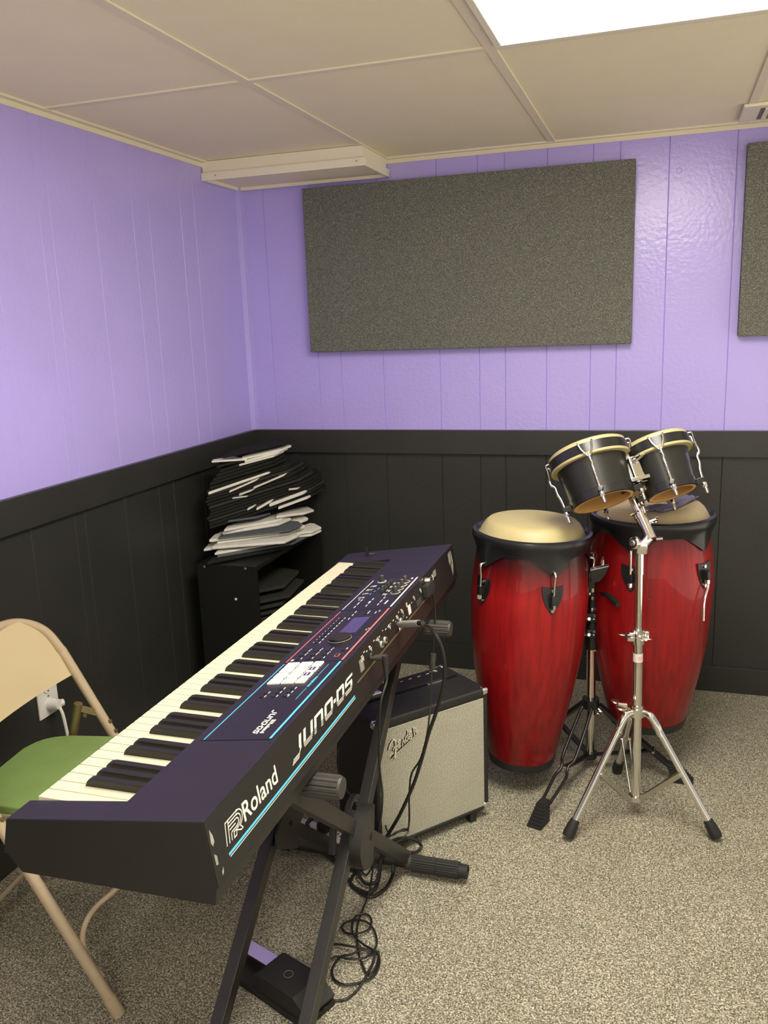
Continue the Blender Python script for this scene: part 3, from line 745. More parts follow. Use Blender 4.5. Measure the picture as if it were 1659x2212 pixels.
MB().box((AW/2, (AH-.016)/2, -.011), (AW-.030, AH-.034, .010), AM).build('baffle', 'hole', t)
gr = MB(); gr.box((AW/2, (AH-.0165)/2, -.006), (AW-.030, AH-.0355, .008), AM, .002); gr.build('grille_cloth', 'grille', t, uvm=AM)
# sloping control panel near the back of the top
pp = AM @ mtx((.020, 0, 0), V((0, 0, 1)), V((0, 1, 0)), V((1, 0, 0)))
MB().prism([(-.119, AH-.026), (-.119, AH+.004), (-.123, AH+.006), (-.200, AH+.000), (-.206, AH-.010), (-.206, AH-.04)], AW-.040, pp).build('control_panel', 'kbside', t)
PN = V((-.192+.128, -.014)); 
CPM = AM @ mtx((0, AH+.006, -.123), V((1, 0, 0)), V((0, -.006, -.077)).normalized(), V((1, 0, 0)).cross(V((0, -.006, -.077)).normalized()))
wl = MB()
sgn = -1 if CPM.col[2][2] < 0 else 1
for i in range(5): wl.box((.20+i*.030, .052, .0005), (.010, .0022, .0008), CPM)
wl.box((.315, .060, .0005), (.02, .003, .0008), CPM)
wl.build('panel_lettering', 'print_white', t)
# strap handle, corner guards, feet
def guard(x, y, z, sx, sy, sz):
    m_ = MB(); L_ = .026; th = .0016
    m_.box((x+sx*L_/2, y+sy*-th*0, z+sz*L_/2), (L_, th*2, L_), AM, .0008)
    m_.box((x, y+sy*L_/2, z+sz*L_/2), (th*2, L_, L_), AM, .0008)
    m_.box((x+sx*L_/2, y+sy*L_/2, z), (L_, L_, th*2), AM, .0008)
    m_.build('corner_guard', 'chrome', t)
for x, sx in ((0, 1), (AW, -1)):
    for y, sy in ((0, 1), (AH, -1)):
        for z, sz in ((0, -1), (-ADP, 1)):
            m_ = MB(); m_.box((x+sx*.009, y+sy*.009, z+sz*.009), (.021, .021, .021), AM, .006, 3); m_.build('corner_guard', 'chrome', t)
m_ = MB(); m_.box((.088, AH+.007, -.137), (.034, .018, .028), AM, .003); m_.build('handle_bracket', 'chrome', t)
m_ = MB(); m_.box((AW-.095, AH+.0015, -.116), (.06, .004, .010), AM, .001); m_.build('panel_clip', 'chrome', t)
for x in (.045, AW-.065):
    for z in (-.014, -ADP+.03): MB().mm((x, -AZ, z-.012), (x+.022, .002, z+.010), AM, .002).build('foot', 'rubber', t)
# script logo: cream letters over a black shadow, rising to the right
GN = AN.copy(); GP0 = AM @ V((0, 0, -.002)); AMI = AM.inverted()
def lz(x, y): q = AMI @ at_pl((820+x/11.85, 1540+y/11.85), GP0, GN); return (q.x, q.y)
def script(mb, dx, dy, grow, h):
    def st(pts, w_): 
        P_ = [lz(*p) for p in pts]; P_ = smooth_path([(p[0]+dx, p[1]+dy, 0) for p in P_], 4) if len(P_) > 2 else [V((p[0]+dx, p[1]+dy, 0)) for p in P_]
        mb.stroke([(p.x, p.y) for p in P_], w_+grow, AM, h, -.0022)
    st([(225, 930), (245, 850), (285, 760), (325, 700), (365, 680), (395, 730), (410, 780)], .0040)
    st([(395, 740), (405, 830), (402, 930), (390, 1050), (382, 1150)], .0052)
    st([(335, 955), (352, 895), (385, 855), (432, 850)], .0030); st([(405, 745), (440, 705)], .0024)
    st([(520, 685), (478, 705), (455, 745), (488, 775), (455, 812), (452, 862), (482, 872), (525, 840)], .0024)
    st([(562, 850), (580, 740), (592, 655)], .0024); st([(585, 670), (612, 720), (628, 775)], .0020); st([(625, 780), (640, 690), (655, 600)], .0024)
    st([(706, 555), (672, 590), (655, 660), (672, 712), (700, 690), (712, 600)], .0022); st([(708, 690), (710, 560), (703, 440)], .0026)
    st([(812, 478), (770, 492), (742, 535), (775, 568), (745, 600), (742, 652), (772, 658), (815, 622)], .0024)
    st([(850, 370), (868, 470), (880, 570)], .0028); st([(852, 390), (885, 385), (918, 402)], .0026)
    st([(905, 500), (912, 470), (936, 465), (925, 500), (950, 485), (965, 455), (990, 452)], .0012)
mb = MB(); script(mb, -.0016, -.0009, .0012, .0022)
for a_, b_, w_ in (((345, 1075), (700, 762), .0030), ((700, 762), (945, 525), .0018), ((262, 1185), (355, 1085), .0062)): mb.stroke([lz(*a_), lz(*b_)], w_, AM, .0018, -.0022)
mb.build('logo_backing', 'hole', t)
mb = MB(); script(mb, 0, 0, 0, .0032)
mb.stroke([lz(248, 1240), lz(268, 1100), lz(355, 1010)], .0009, AM, .0030, -.0022); mb.stroke([lz(258, 1215), lz(440, 1010), lz(700, 775), lz(985, 490)], .0009, AM, .0030, -.0022)
mb.build('logo_script', 'cream', t)

# ================================================================== CONGAS
def interp(tab, z):
    for (z0, r0), (z1, r1) in zip(tab, tab[1:]):
        if z0 <= z <= z1 or (z1 == tab[-1][0] and z > z1): return r0+(r1-r0)*(z-z0)/(z1-z0)
    return tab[0][1]
def wing_nut(parent, P, d, name='wing_nut', s=1.0, m='chrome'):
    B_ = basis(P, d); mb = MB(); mb.cyl(B_ @ V((0, 0, 0)), B_ @ V((0, 0, .014*s)), .006*s, .0045*s, 14)
    for k in (-1, 1): mb.sphere((k*.012*s, 0, .012*s), .009*s, 14, (1, .32, .85), B_)
    return mb.build(name, m, parent)
def conga(label, skinmat, T, Bc, tab, Rr, lug0, band, skin_r, loose=None):
    T = V(T); Bc = V(Bc); ax = (T-Bc); L = ax.length; ax.normalize()
    tow = CAM-T; tow = (tow-ax*tow.dot(ax)).normalized(); y = -tow; x = y.cross(ax)
    Mx = mtx(Bc, x, y, ax)                     # local -y faces the room, z up the drum
    t = thing('conga_drum', label, 'conga', group='red conga drums', M4=Mx)
    prof = [(0, .012), (tab[0][1]-.012, .012), (tab[0][1]-.004, .0)]+[]
    zs = [.0+i*(L-.02)/28 for i in range(29)]
    body = [(interp_s(tab, z), z) for z in zs]
    MB().lathe([(body[0][0]-.012, 0)]+body+[(body[-1][0]-.012, L-.02)], Mx, 72).build('shell', 'conga', t)
    MB().lathe([(body[0][0]-.016, -.004), (body[0][0]+.0015, -.004), (body[0][0]+.003, .0), (interp_s(tab, .020)+.0015, .020), (body[0][0]-.003, .020)], Mx, 72).build('bottom_band', 'rubber', t)
    # comfort rim: rounded top edge, band with V points at the lugs
    n = 120; bm_ = MB(); lug = [lug0+72*k for k in range(5)]
    def drop(a):
        d = min(abs((a-l+180) % 360-180) for l in lug); return band+.046*max(0, 1-d/24)**1.15
    rings = []
    rs = [(Rr-.016, -.006), (Rr-.008, .003), (Rr, .000), (Rr+.003, -.008)]
    for i in range(n):
        a = 360*i/n; ra = math.radians(a-90); col = []
        dz = drop(a); zl = L-dz
        for r, dzz in rs: col.append((r, L+dzz))
        rb = interp_s(tab, zl)+.006
        col += [(Rr+.001, L-.022), (max(rb, Rr-.006), L-.036), (rb+.001, zl), (rb-.004, zl-.001), (rb-.005, L-.03), (Rr-.016, L-.012)]
        rings.append([bm_.bm.verts.new(Mx @ V((r*math.cos(ra), r*math.sin(ra), z))) for r, z in col])
    for i in range(n):
        a, b = rings[i], rings[(i+1) % n]
        for k in range(len(a)): bm_.bm.faces.new((a[k], b[k], b[(k+1) % len(a)], a[(k+1) % len(a)]))
    bm_.build('tension_rim', 'rimblack', t)
    MB().lathe([(Rr-.015, L-.012), (skin_r+.018, L-.006), (skin_r+.012, L+.006), (skin_r+.003, L+.020), (skin_r-.006, L+.028), (skin_r-.020, L+.0315), (0, L+.0325)], Mx, 72).build('drum_head', skinmat, t)
    for li, la in enumerate(lug):
        ra = math.radians(la-90); d = V((math.cos(ra), math.sin(ra), 0)); tn = V((-d.y, d.x, 0))
        zt = L-band-.046; zp = L-.156; LK = 1.26; rp = interp_s(tab, zp); rq = interp_s(tab, zp+.03)
        slope = (interp_s(tab, zp+.03)-interp_s(tab, zp-.03))/.06
        up_ = (V((0, 0, 1))+d*slope).normalized(); nn = tn.cross(up_)
        if nn.dot(d) < 0: nn = -nn
        Pm = Mx @ mtx(d*(rp-.0005)+V((0, 0, zp)), tn, up_, nn)
        sh = [(LK*a_, LK*b_) for a_, b_ in [(-.0235, .030), (-.012, .0275), (0, .0268), (.012, .0275), (.0235, .030), (.0245, .024), (.0225, .006), (.016, -.012), (.006, -.028), (0, -.034), (-.006, -.028), (-.016, -.012), (-.0225, .006), (-.0245, .024)]]
        o = MB().prism(sh, .0035, Pm, .0008, -.001).build('lug_plate', 'rimblack', t)
        MB().box((0, .0, .010), (.016, .026, .017), Pm, .002).build('lug_bracket', 'rimblack', o)
        MB().cyl(Pm @ V((0, .025, .003)), Pm @ V((0, .025, .0065)), .0052, seg=12).cyl(Pm @ V((0, -.031, .003)), Pm @ V((0, -.031, .0065)), .0052, seg=12).build('lug_bolt', 'chrome', o)
        MB().cyl(Pm @ V((0, -.024, .011)), Pm @ V((0, -.013, .011)), .0072, seg=6).build('tension_nut', 'chrome', o)
        if li == loose:                         # this rod has come off the rim and hangs from its plate
            MB().tube(smooth_path([Pm @ V((0, .012, .011)), Pm @ V((0, -.012, .012)), Pm @ V((-.002, -.030, .014)), Pm @ V((-.016, -.060, .013)), Pm @ V((-.022, -.085, .012)), Pm @ V((-.024, -.128, .011))], 6), .0038, 10).build('tuning_rod', 'chrome', o)
            continue
        top = Mx @ (d*(interp_s(tab, zt)+.002)+V((0, 0, zt+.014)))
        k1 = Mx @ (d*(interp_s(tab, zt)+.016)+V((0, 0, zt+.012)))
        k2 = Mx @ (d*(interp_s(tab, zt)+.0175)+V((0, 0, zt-.004)))
        MB().tube(smooth_path([top, k1, k2, Pm @ V((0, .045, .013)), Pm @ V((0, .014, .011)), Pm @ V((0, -.026, .011))], 6), .0040, 10).build('tuning_rod', 'chrome', o)
    return t, Mx, L
def interp_s(tab, z):
    # smooth interpolation of the measured half-widths
    P = tab; n = len(P)
    if z <= P[0][0]: return P[0][1]
    if z >= P[-1][0]: return P[-1][1]
    for i in range(n-1):
        if P[i][0] <= z <= P[i+1][0]:
            h = P[i+1][0]-P[i][0]; t = (z-P[i][0])/h
            m0 = (P[i+1][1]-P[max(i-1, 0)][1])/(P[i+1][0]-P[max(i-1, 0)][0])*h
            m1 = (P[min(i+2, n-1)][1]-P[i][1])/(P[min(i+2, n-1)][0]-P[i][0])*h
            return (2*t**3-3*t*t+1)*P[i][1]+(t**3-2*t*t+t)*m0+(-2*t**3+3*t*t)*P[i+1][1]+(t**3-t*t)*m1
def conga_place(top_px, bot_px, dep, meas):
    T = at_d(top_px, dep); B_ = at_y(bot_px, T.y); ax = (T-B_); L = ax.length; tab = []
    for py, hw in meas:
        s = (py-bot_px[1])/(top_px[1]-bot_px[1]); 
        P = B_.lerp(T, s)
        # perspective: find the point of the axis that lands on this row
        for _ in range(6):
            d = P-CAM; row = 1106-FPX*d.dot(_u)/d.dot(_f)
            s += (row-py)/(bot_px[1]-top_px[1]); P = B_.lerp(T, s)
        tab.append((s*L, hw*depth(P)/FPX))
    return T, B_, sorted(tab)
T1, B1, tab1 = conga_place((1150, 1143), (1126, 1632), 2.44, [(1632, 68), (1600, 75), (1550, 87), (1500, 98.5), (1450, 108.5), (1400, 116.5), (1350, 121.5), (1290, 124.5), (1240, 123), (1190, 118), (1155, 112)])
c1, C1M, L1 = conga('red conga with a clean cream head, nearer the amplifier', 'skin', T1, B1, tab1, .1685, 22, .046, .131)
T2, B2, tab2 = conga_place((1409, 1106), (1396, 1549), 2.53, [(1549, 77), (1520, 85), (1480, 96), (1440, 106), (1387, 116), (1330, 123), (1270, 127.5), (1210, 127), (1160, 121), (1115, 114)])
c2, C2M, L2 = conga('red conga with a stained head, standing behind the chrome bongo stand', 'skin2', T2, B2, tab2, .1785, -17, .042, .142, 1)
# faint printed triangle on the clean head
HM = C1M @ Matrix.Translation((0, 0, L1+.0312))
mb = MB()
for tri in ([(-.030, .022), (.022, .030), (-.006, -.012), (-.030, .022)], [(-.022, .018), (.010, .024), (-.006, -.004), (-.022, .018)]): mb.stroke(tri, .0022, HM, .0008, -.0006)
mb.build('head_print', 'print_grey', c1)
# cloth lying on the stained head
_hn = C2M.to_3x3() @ V((0, 0, 1)); _hp = C2M @ V((0, 0, L2+.033))
_ca = at_pl((1418, 1106), _hp, _hn); _cb = at_pl((1488, 1078), _hp, _hn); _cx = (_cb-_ca).normalized()
HM2 = mtx(_ca, _cx, _hn.cross(_cx), _hn)
t = thing('folded_cloth', 'small crumpled purple-grey cloth lying on the stained conga head', 'cloth', M4=HM2)
mb = MB(); nx, ny = 22, 10; gv = []
for i in range(nx+1):
    row = []
    for j in range(ny+1):
        x = -.01+((_cb-_ca).length+.02)*i/nx; y = -.026+.052*j/ny*(1+.3*math.sin(i*.5))
        row.append(mb.bm.verts.new(HM2 @ V((x, y, .004+.005*math.sin(i*.9+j*.8)*math.sin(j*.7)+.004*math.cos(j*1.3+i*.3)))))
    gv.append(row)
for i in range(nx):
    for j in range(ny): mb.bm.faces.new((gv[i][j], gv[i+1][j], gv[i+1][j+1], gv[i][j+1]))
r = bmesh.ops.extrude_face_region(mb.bm, geom=mb.bm.faces[:])
for e in r['geom']:
    if isinstance(e, bmesh.types.BMVert): e.co.z += .003
mb.build('cloth_sheet', 'purplecloth', t)

# ================================================================== DOUBLE CONGA STAND
SP = V((1.437, -.690, 0))
t = thing('conga_stand', 'black and chrome stand whose pole rises between the two congas', 'drum stand', SP)
P_ = lambda z: V((SP.x-.004*(z-.3), SP.y, z))
MB().cyl(P_(.045), P_(.425), .0140, seg=28).build('lower_pole', 'chrome', t)
MB().cyl(P_(.40), P_(.485), .021, seg=28).build('pole_collar', 'rimblack', t)
MB().cyl(P_(.48), P_(.70), .0125, seg=24).build('upper_pole', 'chrome', t)
MB().mm((SP.x+.008, SP.y-.0140, .395), (SP.x+.014, SP.y-.0095, .420)).build('yellow_label', 'yellow', t)
def clampset(z):
    o = MB().cyl(P_(z-.018), P_(z+.018), .0195, seg=24).box(P_(z)+V((.0, -.02, 0)), (.03, .016, .026), None, .003).build('memory_clamp', 'rimblack', t)
    wing_nut(o, P_(z)+V((-.008, -.028, .0)), V((.25, -1, .15)), s=1.1)
clampset(.455); clampset(.505)
for z, dr, ln in ((.590, V((.62, -.95, -.08)), .100), ):
    o = MB().cyl(P_(z-.02), P_(z+.02), .022, seg=24).build('pole_clamp', 'rimblack', t)
    mb = MB(); a = P_(z)+V((.02, -.02, 0)); mb.tube(smooth_path([a, a+dr*.02, a+dr*.05+V((0, 0, .006)), a+dr*ln], 5), [.007]*5+[.0085]*10+[.008], 10); mb.build('lever_handle', 'rubber', o)
MB().cyl(P_(.535), P_(.560), .022, seg=24).build('pole_clamp', 'rimblack', t)
# brackets reaching to each shell
a = P_(.625); c1p = V((C1M.translation.x, C1M.translation.y, 0)); c2p = V((C2M.translation.x, C2M.translation.y, 0))
for c, nm, zz in ((V((T1.x, T1.y, .61)), 'left', .60), (V((T2.x, T2.y, .63)), 'right', .625)):
    s0 = P_(zz); d = (V((c.x, c.y, zz))-s0); ln = d.length; d.normalize()
    o = MB().beam(s0, s0+d*(ln-.158), .045, .012, (0, 0, 1), .002).build('shell_bracket', 'rimblack', t)
    s1 = P_(zz-.0)+V((0, 0, .06)); MB().cyl(s0, s1, .009, seg=16).build('bracket_stud', 'chrome', o)
bq = [at_y(q, -.80) for q in ((1276, 1229), (1316, 1220), (1310, 1236), (1296, 1252), (1278, 1256))]
o = MB().prism([(q.x, q.z) for q in bq], .022, mtx((0, -.80, 0), V((1, 0, 0)), V((0, 0, 1)), V((0, -1, 0))), .002).build('bracket_plate', 'rimblack', t)
MB().beam(bq[0]+V((0, -.011, .002)), bq[1]+V((0, -.011, .002)), .026, .003, (0, 1, 0), .001).build('bracket_shelf', 'steel', o)
wing_nut(o, at_y((1301, 1220), -.811), V((0, 0, 1)), s=1.1, m='steel')
MB().beam(P_(.63), V((bq[0].x+.004, -.80, bq[0].z-.012)), .030, .014, (0, 0, 1), .002).build('bracket_arm', 'rimblack', o)
# leg hub, legs with doubled wires, braces
MB().cyl(P_(.205), P_(.235), .026, seg=28).build('leg_collar', 'rimblack', t)
wing_nut(t, P_(.21)+V((.024, -.012, -.004)), V((.8, -.5, -.5)), s=.9)
MB().cyl(P_(.035), P_(.055), .021, seg=24).build('bottom_collar', 'rimblack', t)
feet = [V((1.326, -1.038, 0)), V((1.712, -.705, 0)), V((1.27, -.50, 0))]
for i, F_ in enumerate(feet):
    d = F_-V((SP.x, SP.y, 0)); D = d.length; d.normalize(); s = V((-d.y, d.x, 0))
    q = lambda u, z, o=0: V((SP.x, SP.y, 0))+d*u+s*o+V((0, 0, z))
    if i == 0:
        for k in (-1, 1):
            MB().tube(smooth_path([q(.028, .214, k*.014), q(.05, .196, k*.017), q(.155, .112, k*.020), q(.185, .095, k*.011), q(.20, .083, k*.011), q(.225, .072, k*.017), q(D-.05, .042, k*.012)], 6), .0048, 10).build('leg', 'rimblack', t)
    else:
        MB().beam(q(.026, .214), q(D-.02, .032), .026, .012, s, .002).build('leg', 'rimblack', t)
    MB().beam(q(.02, .048), q(.19, .089), .020, .005, s, .001).build('brace', 'rimblack', t)
    MB().cyl(q(.19, .089, -.018), q(.19, .089, .018), .004, seg=12).build('rivet', 'chrome', t)
    mb = MB(); FM = mtx(F_-d*.008, d, s, V((0, 0, 1)))
    for j in range(7):
        z0 = j*.0076; sc = 1-.055*j; lx = .058*sc; mb.box((.012-.0052*j, 0, z0+.0037), (lx, .044*sc, .0062), FM, .0015)
        mb.box((.012-.0052*j-.001, 0, z0+.0076), (lx-.007, .044*sc-.006, .004), FM)
    mb.build('rubber_foot', 'rubber', t)

# ================================================================== BONGO STAND
BS = V((1.578, -.934, 0))
t = thing('bongo_stand', 'chrome tripod stand holding the bongos in front of the right conga', 'drum stand', BS)
L_ = lambda z: V((BS.x+.002-(z-.3)*.012, BS.y, z))
MB().cyl(L_(.048), L_(.545), .0128, seg=28).build('lower_tube', 'chrome', t)
MB().cyl(L_(.54), L_(.765), .0100, seg=28).build('upper_tube', 'chrome', t)
MB().cyl(L_(.715), L_(.772), .0118, seg=28).build('tube_sleeve', 'chrome', t)
MB().cyl(L_(.468), L_(.492), .0131, seg=28).build('paper_label', 'plate', t)
LM = mtx(L_(.480)+V((.006, -.0118, 0)), V((.9, .45, 0)).normalized(), V((0, 0, 1)), V((.45, -.9, 0)).normalized())
MB().torus(LM, .004, .0007, 20, 5).build('label_mark', 'print_red', t)
o = MB().cyl(L_(.520), L_(.560), .0178, seg=28).box(L_(.540)+V((-.018, -.006, 0)), (.022, .020, .026), None, .004).box(L_(.548)+V((.022, -.004, 0)), (.014, .014, .020), None, .003).build('height_clamp', 'chrome', t)
wing_nut(o, L_(.540)+V((-.022, -.012, .004)), V((-.5, -.85, .2)), s=1.3); wing_nut(o, L_(.532)+V((.014, -.016, .006)), V((.55, -.8, .2)), s=.9)
o = MB().cyl(L_(.308), L_(.332), .021, seg=28).cyl(L_(.332), L_(.340), .017, seg=28).build('leg_collar', 'chrome', t)
wing_nut(o, L_(.328)+V((-.030, -.014, .010)), V((-.85, -.35, .25)), s=1.8, m='steel')
MB().cyl(L_(.326)+V((-.030, -.014, .008)), L_(.322)+V((-.012, -.004, 0)), .005, seg=12).build('clamp_bolt', 'brass', o)
MB().cyl(L_(.050), L_(.066), .0175, seg=28).build('bottom_collar', 'chrome', t)
bf = [V((1.412, -1.098, 0)), V((1.796, -1.000, 0)), V((1.522, -.706, 0))]
for F_ in bf:
    d = F_-BS; D = d.length; d = d/D; s = V((-d.y, d.x, 0))
    q = lambda u, z, o=0: BS+d*u+s*o+V((0, 0, z))
    MB().tube(smooth_path([q(.014, .320), q(.036, .318), q(.052, .300), q(.070, .265)], 5), [.010]*5+[.0115]*8+[.0108]*3, 12).build('leg_knuckle', 'chrome', t)
    o = MB().tube([q(.062, .283), q(D-.018, .040)], .0098, 16).build('leg', 'chrome', t)
    MB().cyl(q(.064, .275, -.013), q(.064, .275, .013), .0042, seg=12).build('rivet', 'steel', o)
    bm0 = q(.128, .170)
    for k in (-1, 1): MB().beam(q(.020, .060, k*.006), bm0+s*k*.011, .0022, .013, s, .0005).build('brace', 'steel', t)
    MB().cyl(bm0-s*.014, bm0+s*.014, .0040, seg=12).build('rivet', 'chrome', t)
    fd = (q(D-.018, .040)-q(.062, .283)).normalized()
    FP = q(D-.018, .040)
    MB().lathe([(.0, -.010), (.0118, -.010), (.0135, -.006), (.0130, 0), (.0150, .006), (.0165, .030), (.0150, .040), (.0, .042)], basis(FP-fd*.006, fd), 20).build('rubber_foot', 'rubber', t)
# tilting joint
J = at_y((1384, 1170), BS.y-.004)
BT = math.radians(17)
def img_axis(dx, dy, tau): return ((_r*dx+_u*dy).normalized()*math.cos(tau)+_f*math.sin(tau)).normalized()
AX = img_axis(-.252, .968, BT)
tow = -_f; tow = (tow-AX*tow.dot(AX)).normalized()
o = MB().box(L_(.785)+V((.006, 0, .004)), (.030, .030, .036), None, .006).build('tilter', 'chrome', t)
jd = (V((-.55, -.80, .1))).normalized()
JM = basis(L_(.800)+jd*.006+V((-.006, 0, 0)), jd)
MB().lathe([(0, 0), (.0165, 0), (.0165, .010), (.012, .014), (.006, .0145), (.006, .020), (0, .020)], JM, 32).build('ratchet_disc', 'chrome', t)
MB().lathe([(.0085, .0143), (.0125, .0143), (.0125, .0135)], JM, 32).build('ratchet_groove', 'rimblack', t)
PA = img_axis(-.335, .942, BT)
U0 = at_y((1406, 1163), BS.y)
MB().beam(L_(.79)+V((.004, 0, 0)), U0+PA*.006, .028, .022, (0, 1, 0), .004).build('tilter_arm', 'chrome', t)
MB().cyl(U0-PA*.002, U0+PA*.062, .0150, seg=28).build('upper_sleeve', 'chrome', t)
MB().cyl(U0+PA*.060, U0+PA*.078, .0172, seg=28).box((0, 0, 0), (.044, .026, .008), basis(U0+PA*.076, PA), .002).build('sleeve_clamp', 'chrome', t)
wing_nut(t, U0+PA*.048+_r*.016, (_r+_u*.25+tow*.4).normalized(), s=1.3)
MB().cyl(U0+_r*.012-PA*.002, U0+_r*.030, .004, seg=10).build('clamp_bolt', 'chrome', t)
MB().cyl(U0+PA*.07, U0+PA*.150, .0112, seg=28).build('tilting_post', 'chrome', t)

# ================================================================== BONGOS
t = thing('bongo_drums', 'pair of joined black bongo drums tilted back on the chrome stand above the right conga', 'bongos', U0+PA*.13)
def bongo(bc_px, dep, Rb, Rt, H, name):
    Bp = at_d(bc_px, dep); x = tow.cross(AX)
    if x.dot(_r) < 0: x = -x
    Mx = mtx(Bp, x, AX.cross(x), AX)
    o = MB().lathe([(Rb-.007, 0), (Rb, 0), (Rb+.0015, .004), (Rb+(Rt-Rb)*.5+.001, H*.5), (Rt, H-.030), (Rt-.006, H-.028)], Mx, 64).build('shell', 'bongo', t)
    MB().lathe([(Rb-.0002, -.0006), (Rb-.009, -.0006), (Rb-.010, .002), (Rt-.010, H-.032)], Mx, 64).build('wood_interior', 'wood', o)
    MB().lathe([(Rb+.0005, -.001), (Rb+.004, .001), (Rb+.0055, .022), (Rb+.003, .0235)], Mx, 64).build('bottom_ring', 'rimblack', o)
    Rk = Rt+.0085
    MB().lathe([(Rt-.004, H-.036), (Rt+.001, H-.0375), (Rk+.004, H-.0365), (Rk+.0055, H-.033), (Rk+.004, H-.0285), (Rk-.002, H-.028)], Mx, 64).build('skin_collar', 'skin', o)
    MB().lathe([(Rk-.003, H-.030), (Rk+.005, H-.030), (Rk+.0035, H-.004), (Rk+.0005, H-.003), (Rk-.002, H-.030)], Mx, 64).build('rim', 'rimblack', o)
    MB().lathe([(Rk+.002, H-.005), (Rk+.001, H+.005), (Rk-.005, H+.0085), (Rk*.6, H+.009), (0, H+.009)], Mx, 64).build('drum_head', 'skin', o)
    for az in (-13, 77, 167, 257):
        ra = math.radians(az-90); d = V((math.cos(ra), math.sin(ra), 0)); s = V((-d.y, d.x, 0))
        W = lambda r_, z, k=0: Mx @ (d*r_+s*k+V((0, 0, z)))
        for k in (-1, 1):
            MB().tube(smooth_path([W(Rk+.001, H-.003, k*.0185), W(Rk+.010, H-.006, k*.0178), W(Rk+.010, H-.022, k*.014), W(Rk+.012, H-.044, k*.003)], 5), .0026, 8).build('rim_hook', 'steel', o)
        MB().tube(smooth_path([W(Rk+.013, H-.040), W(Rk+.013, H-.055), W(Rk+.005, H*.54), W(Rk+.004, H*.40), W(Rb+.022, H*.26), W(Rb+.020, .010), W(Rb+.020, -.012)], 6), .0037, 10).build('tuning_rod', 'chrome', o)
        MB().beam(W(Rb+.002, .011), W(Rb+.026, .011), .013, .015, s, .002).build('ring_lug', 'rimblack', o)
        MB().cyl(W(Rb+.020, .002), W(Rb+.020, -.004), .0075, seg=16).cyl(W(Rb+.020, -.004), W(Rb+.020, -.010), .006, seg=6).build('lug_nut', 'chrome', o)
        MB().lathe([(.0045, 0), (.005, .012), (.0035, .018), (0, .019)], basis(W(Rb+.020, -.009), W(Rb+.02, -.02)-W(Rb+.020, -.009)), 12).build('rod_tip', 'steel', o)
    return Mx
b1 = bongo((1304, 1084), 2.235, .0800, .0940, .142, 'l')
b2 = bongo((1453, 1066), 2.235, .0620, .0765, .142, 'r')
# block and clamp plate between the drums
c = (b1.translation+b2.translation)/2+AX*.075; xx = (b2.translation-b1.translation).normalized(); xx = (xx-AX*xx.dot(AX)).normalized()
BM_ = mtx(c, xx, AX.cross(xx), AX)
if BM_.col[1].to_3d().dot(tow) > 0: pass
sg = 1 if BM_.col[1].to_3d().dot(tow) > 0 else -1
MB().box((.004, -sg*.012, -.012), (.062, .062, .075), BM_, .004).build('centre_block', 'bongo', t)
MB().box((.004, -sg*.012, -.055), (.046, .044, .014), BM_, .001).build('block_end', 'ply', t)
o = MB().box((.006, sg*.026, .002), (.056, .004, .092), BM_, .001).build('mount_plate', 'steel', t)
MB().box((.008, sg*.036, -.004), (.026, .018, .060), BM_, .003).box((.006, sg*.040, -.038), (.050, .026, .010), BM_, .002).build('mount_clamp', 'chrome', o)
wing_nut(o, BM_ @ V((.010, sg*.046, .012)), (BM_.to_3x3() @ V((.7, sg, .25))).normalized(), s=1.5)
MB().cyl(BM_ @ V((.004, sg*.034, -.045)), BM_ @ V((.004, sg*.034, .02)), .0105, seg=20).build('mount_socket', 'chrome', o)

# ================================================================== FOLDING CHAIR
CF = V((.582, -1.954, 0)); cy = math.radians(7)
CX = V((math.cos(cy), math.sin(cy), 0)); CY = V((-math.sin(cy), math.cos(cy), 0))
CM = mtx(CF, CX, CY, V((0, 0, 1)))              # x forward towards the keyboard, y across
t = thing('folding_chair', 'beige metal folding chair with a green vinyl seat behind the keyboard', 'chair', M4=mtx(CM @ V((-.17, .22, 0)), CX, CY, V((0, 0, 1))))
CW = .44; SLP = 1.955
tl = lambda z, y: CM @ V((-z/SLP, y, z))
path = [tl(.012, 0), tl(.55, 0), tl(.63, .004), CM @ V((-.352, .018, .680)), CM @ V((-.380, .060, .712)), CM @ V((-.394, .12, .724)), CM @ V((-.397, .22, .728)), CM @ V((-.394, CW-.12, .724)), CM @ V((-.380, CW-.06, .712)), CM @ V((-.352, CW-.018, .680)), tl(.63, CW-.004), tl(.55, CW), tl(.012, CW)]
MB().tube(smooth_path(path, 7), .0118, 16).build('front_frame', 'frame', t)
for y in (0, CW):
    MB().cyl(tl(.0, y), tl(.040, y), .0142, .0135, 20).build('leg_cap', 'frame', t)
    for z, k in ((.405, 1), (.43, 1)): MB().cyl(tl(z, y)+CX*.010+V((0, 0, .005)), tl(z, y)+CX*.0145+V((0, 0, .0075)), .0055, .004, 14).build('rivet', 'brass', t)
# curved backrest sheet wrapping the frame
mb = MB(); nu, nv = 20, 12; gv = []
for i in range(nu+1):
    row = []
    y = .006+(CW-.012)*i/nu
    for j in range(nv+1):
        v = j/nv; yy = abs(y-CW/2)/(CW/2)
        z0 = .560; z1 = .722-.062*max(0, (yy-.62)/.38)**2.2
        z = z0+(z1-z0)*v
        row.append(mb.bm.verts.new(CM @ V((-z/SLP-.010-.022*(1-yy**2)*(1-.7*v)+(.004*(v)), y, z))))
    gv.append(row)
for i in range(nu):
    for j in range(nv): mb.bm.faces.new((gv[i][j], gv[i+1][j], gv[i+1][j+1], gv[i][j+1]))
r = bmesh.ops.extrude_face_region(mb.bm, geom=mb.bm.faces[:])
for e in r['geom']:
    if isinstance(e, bmesh.types.BMVert): e.co += CX*.005
mb.build('backrest', 'beige', t)
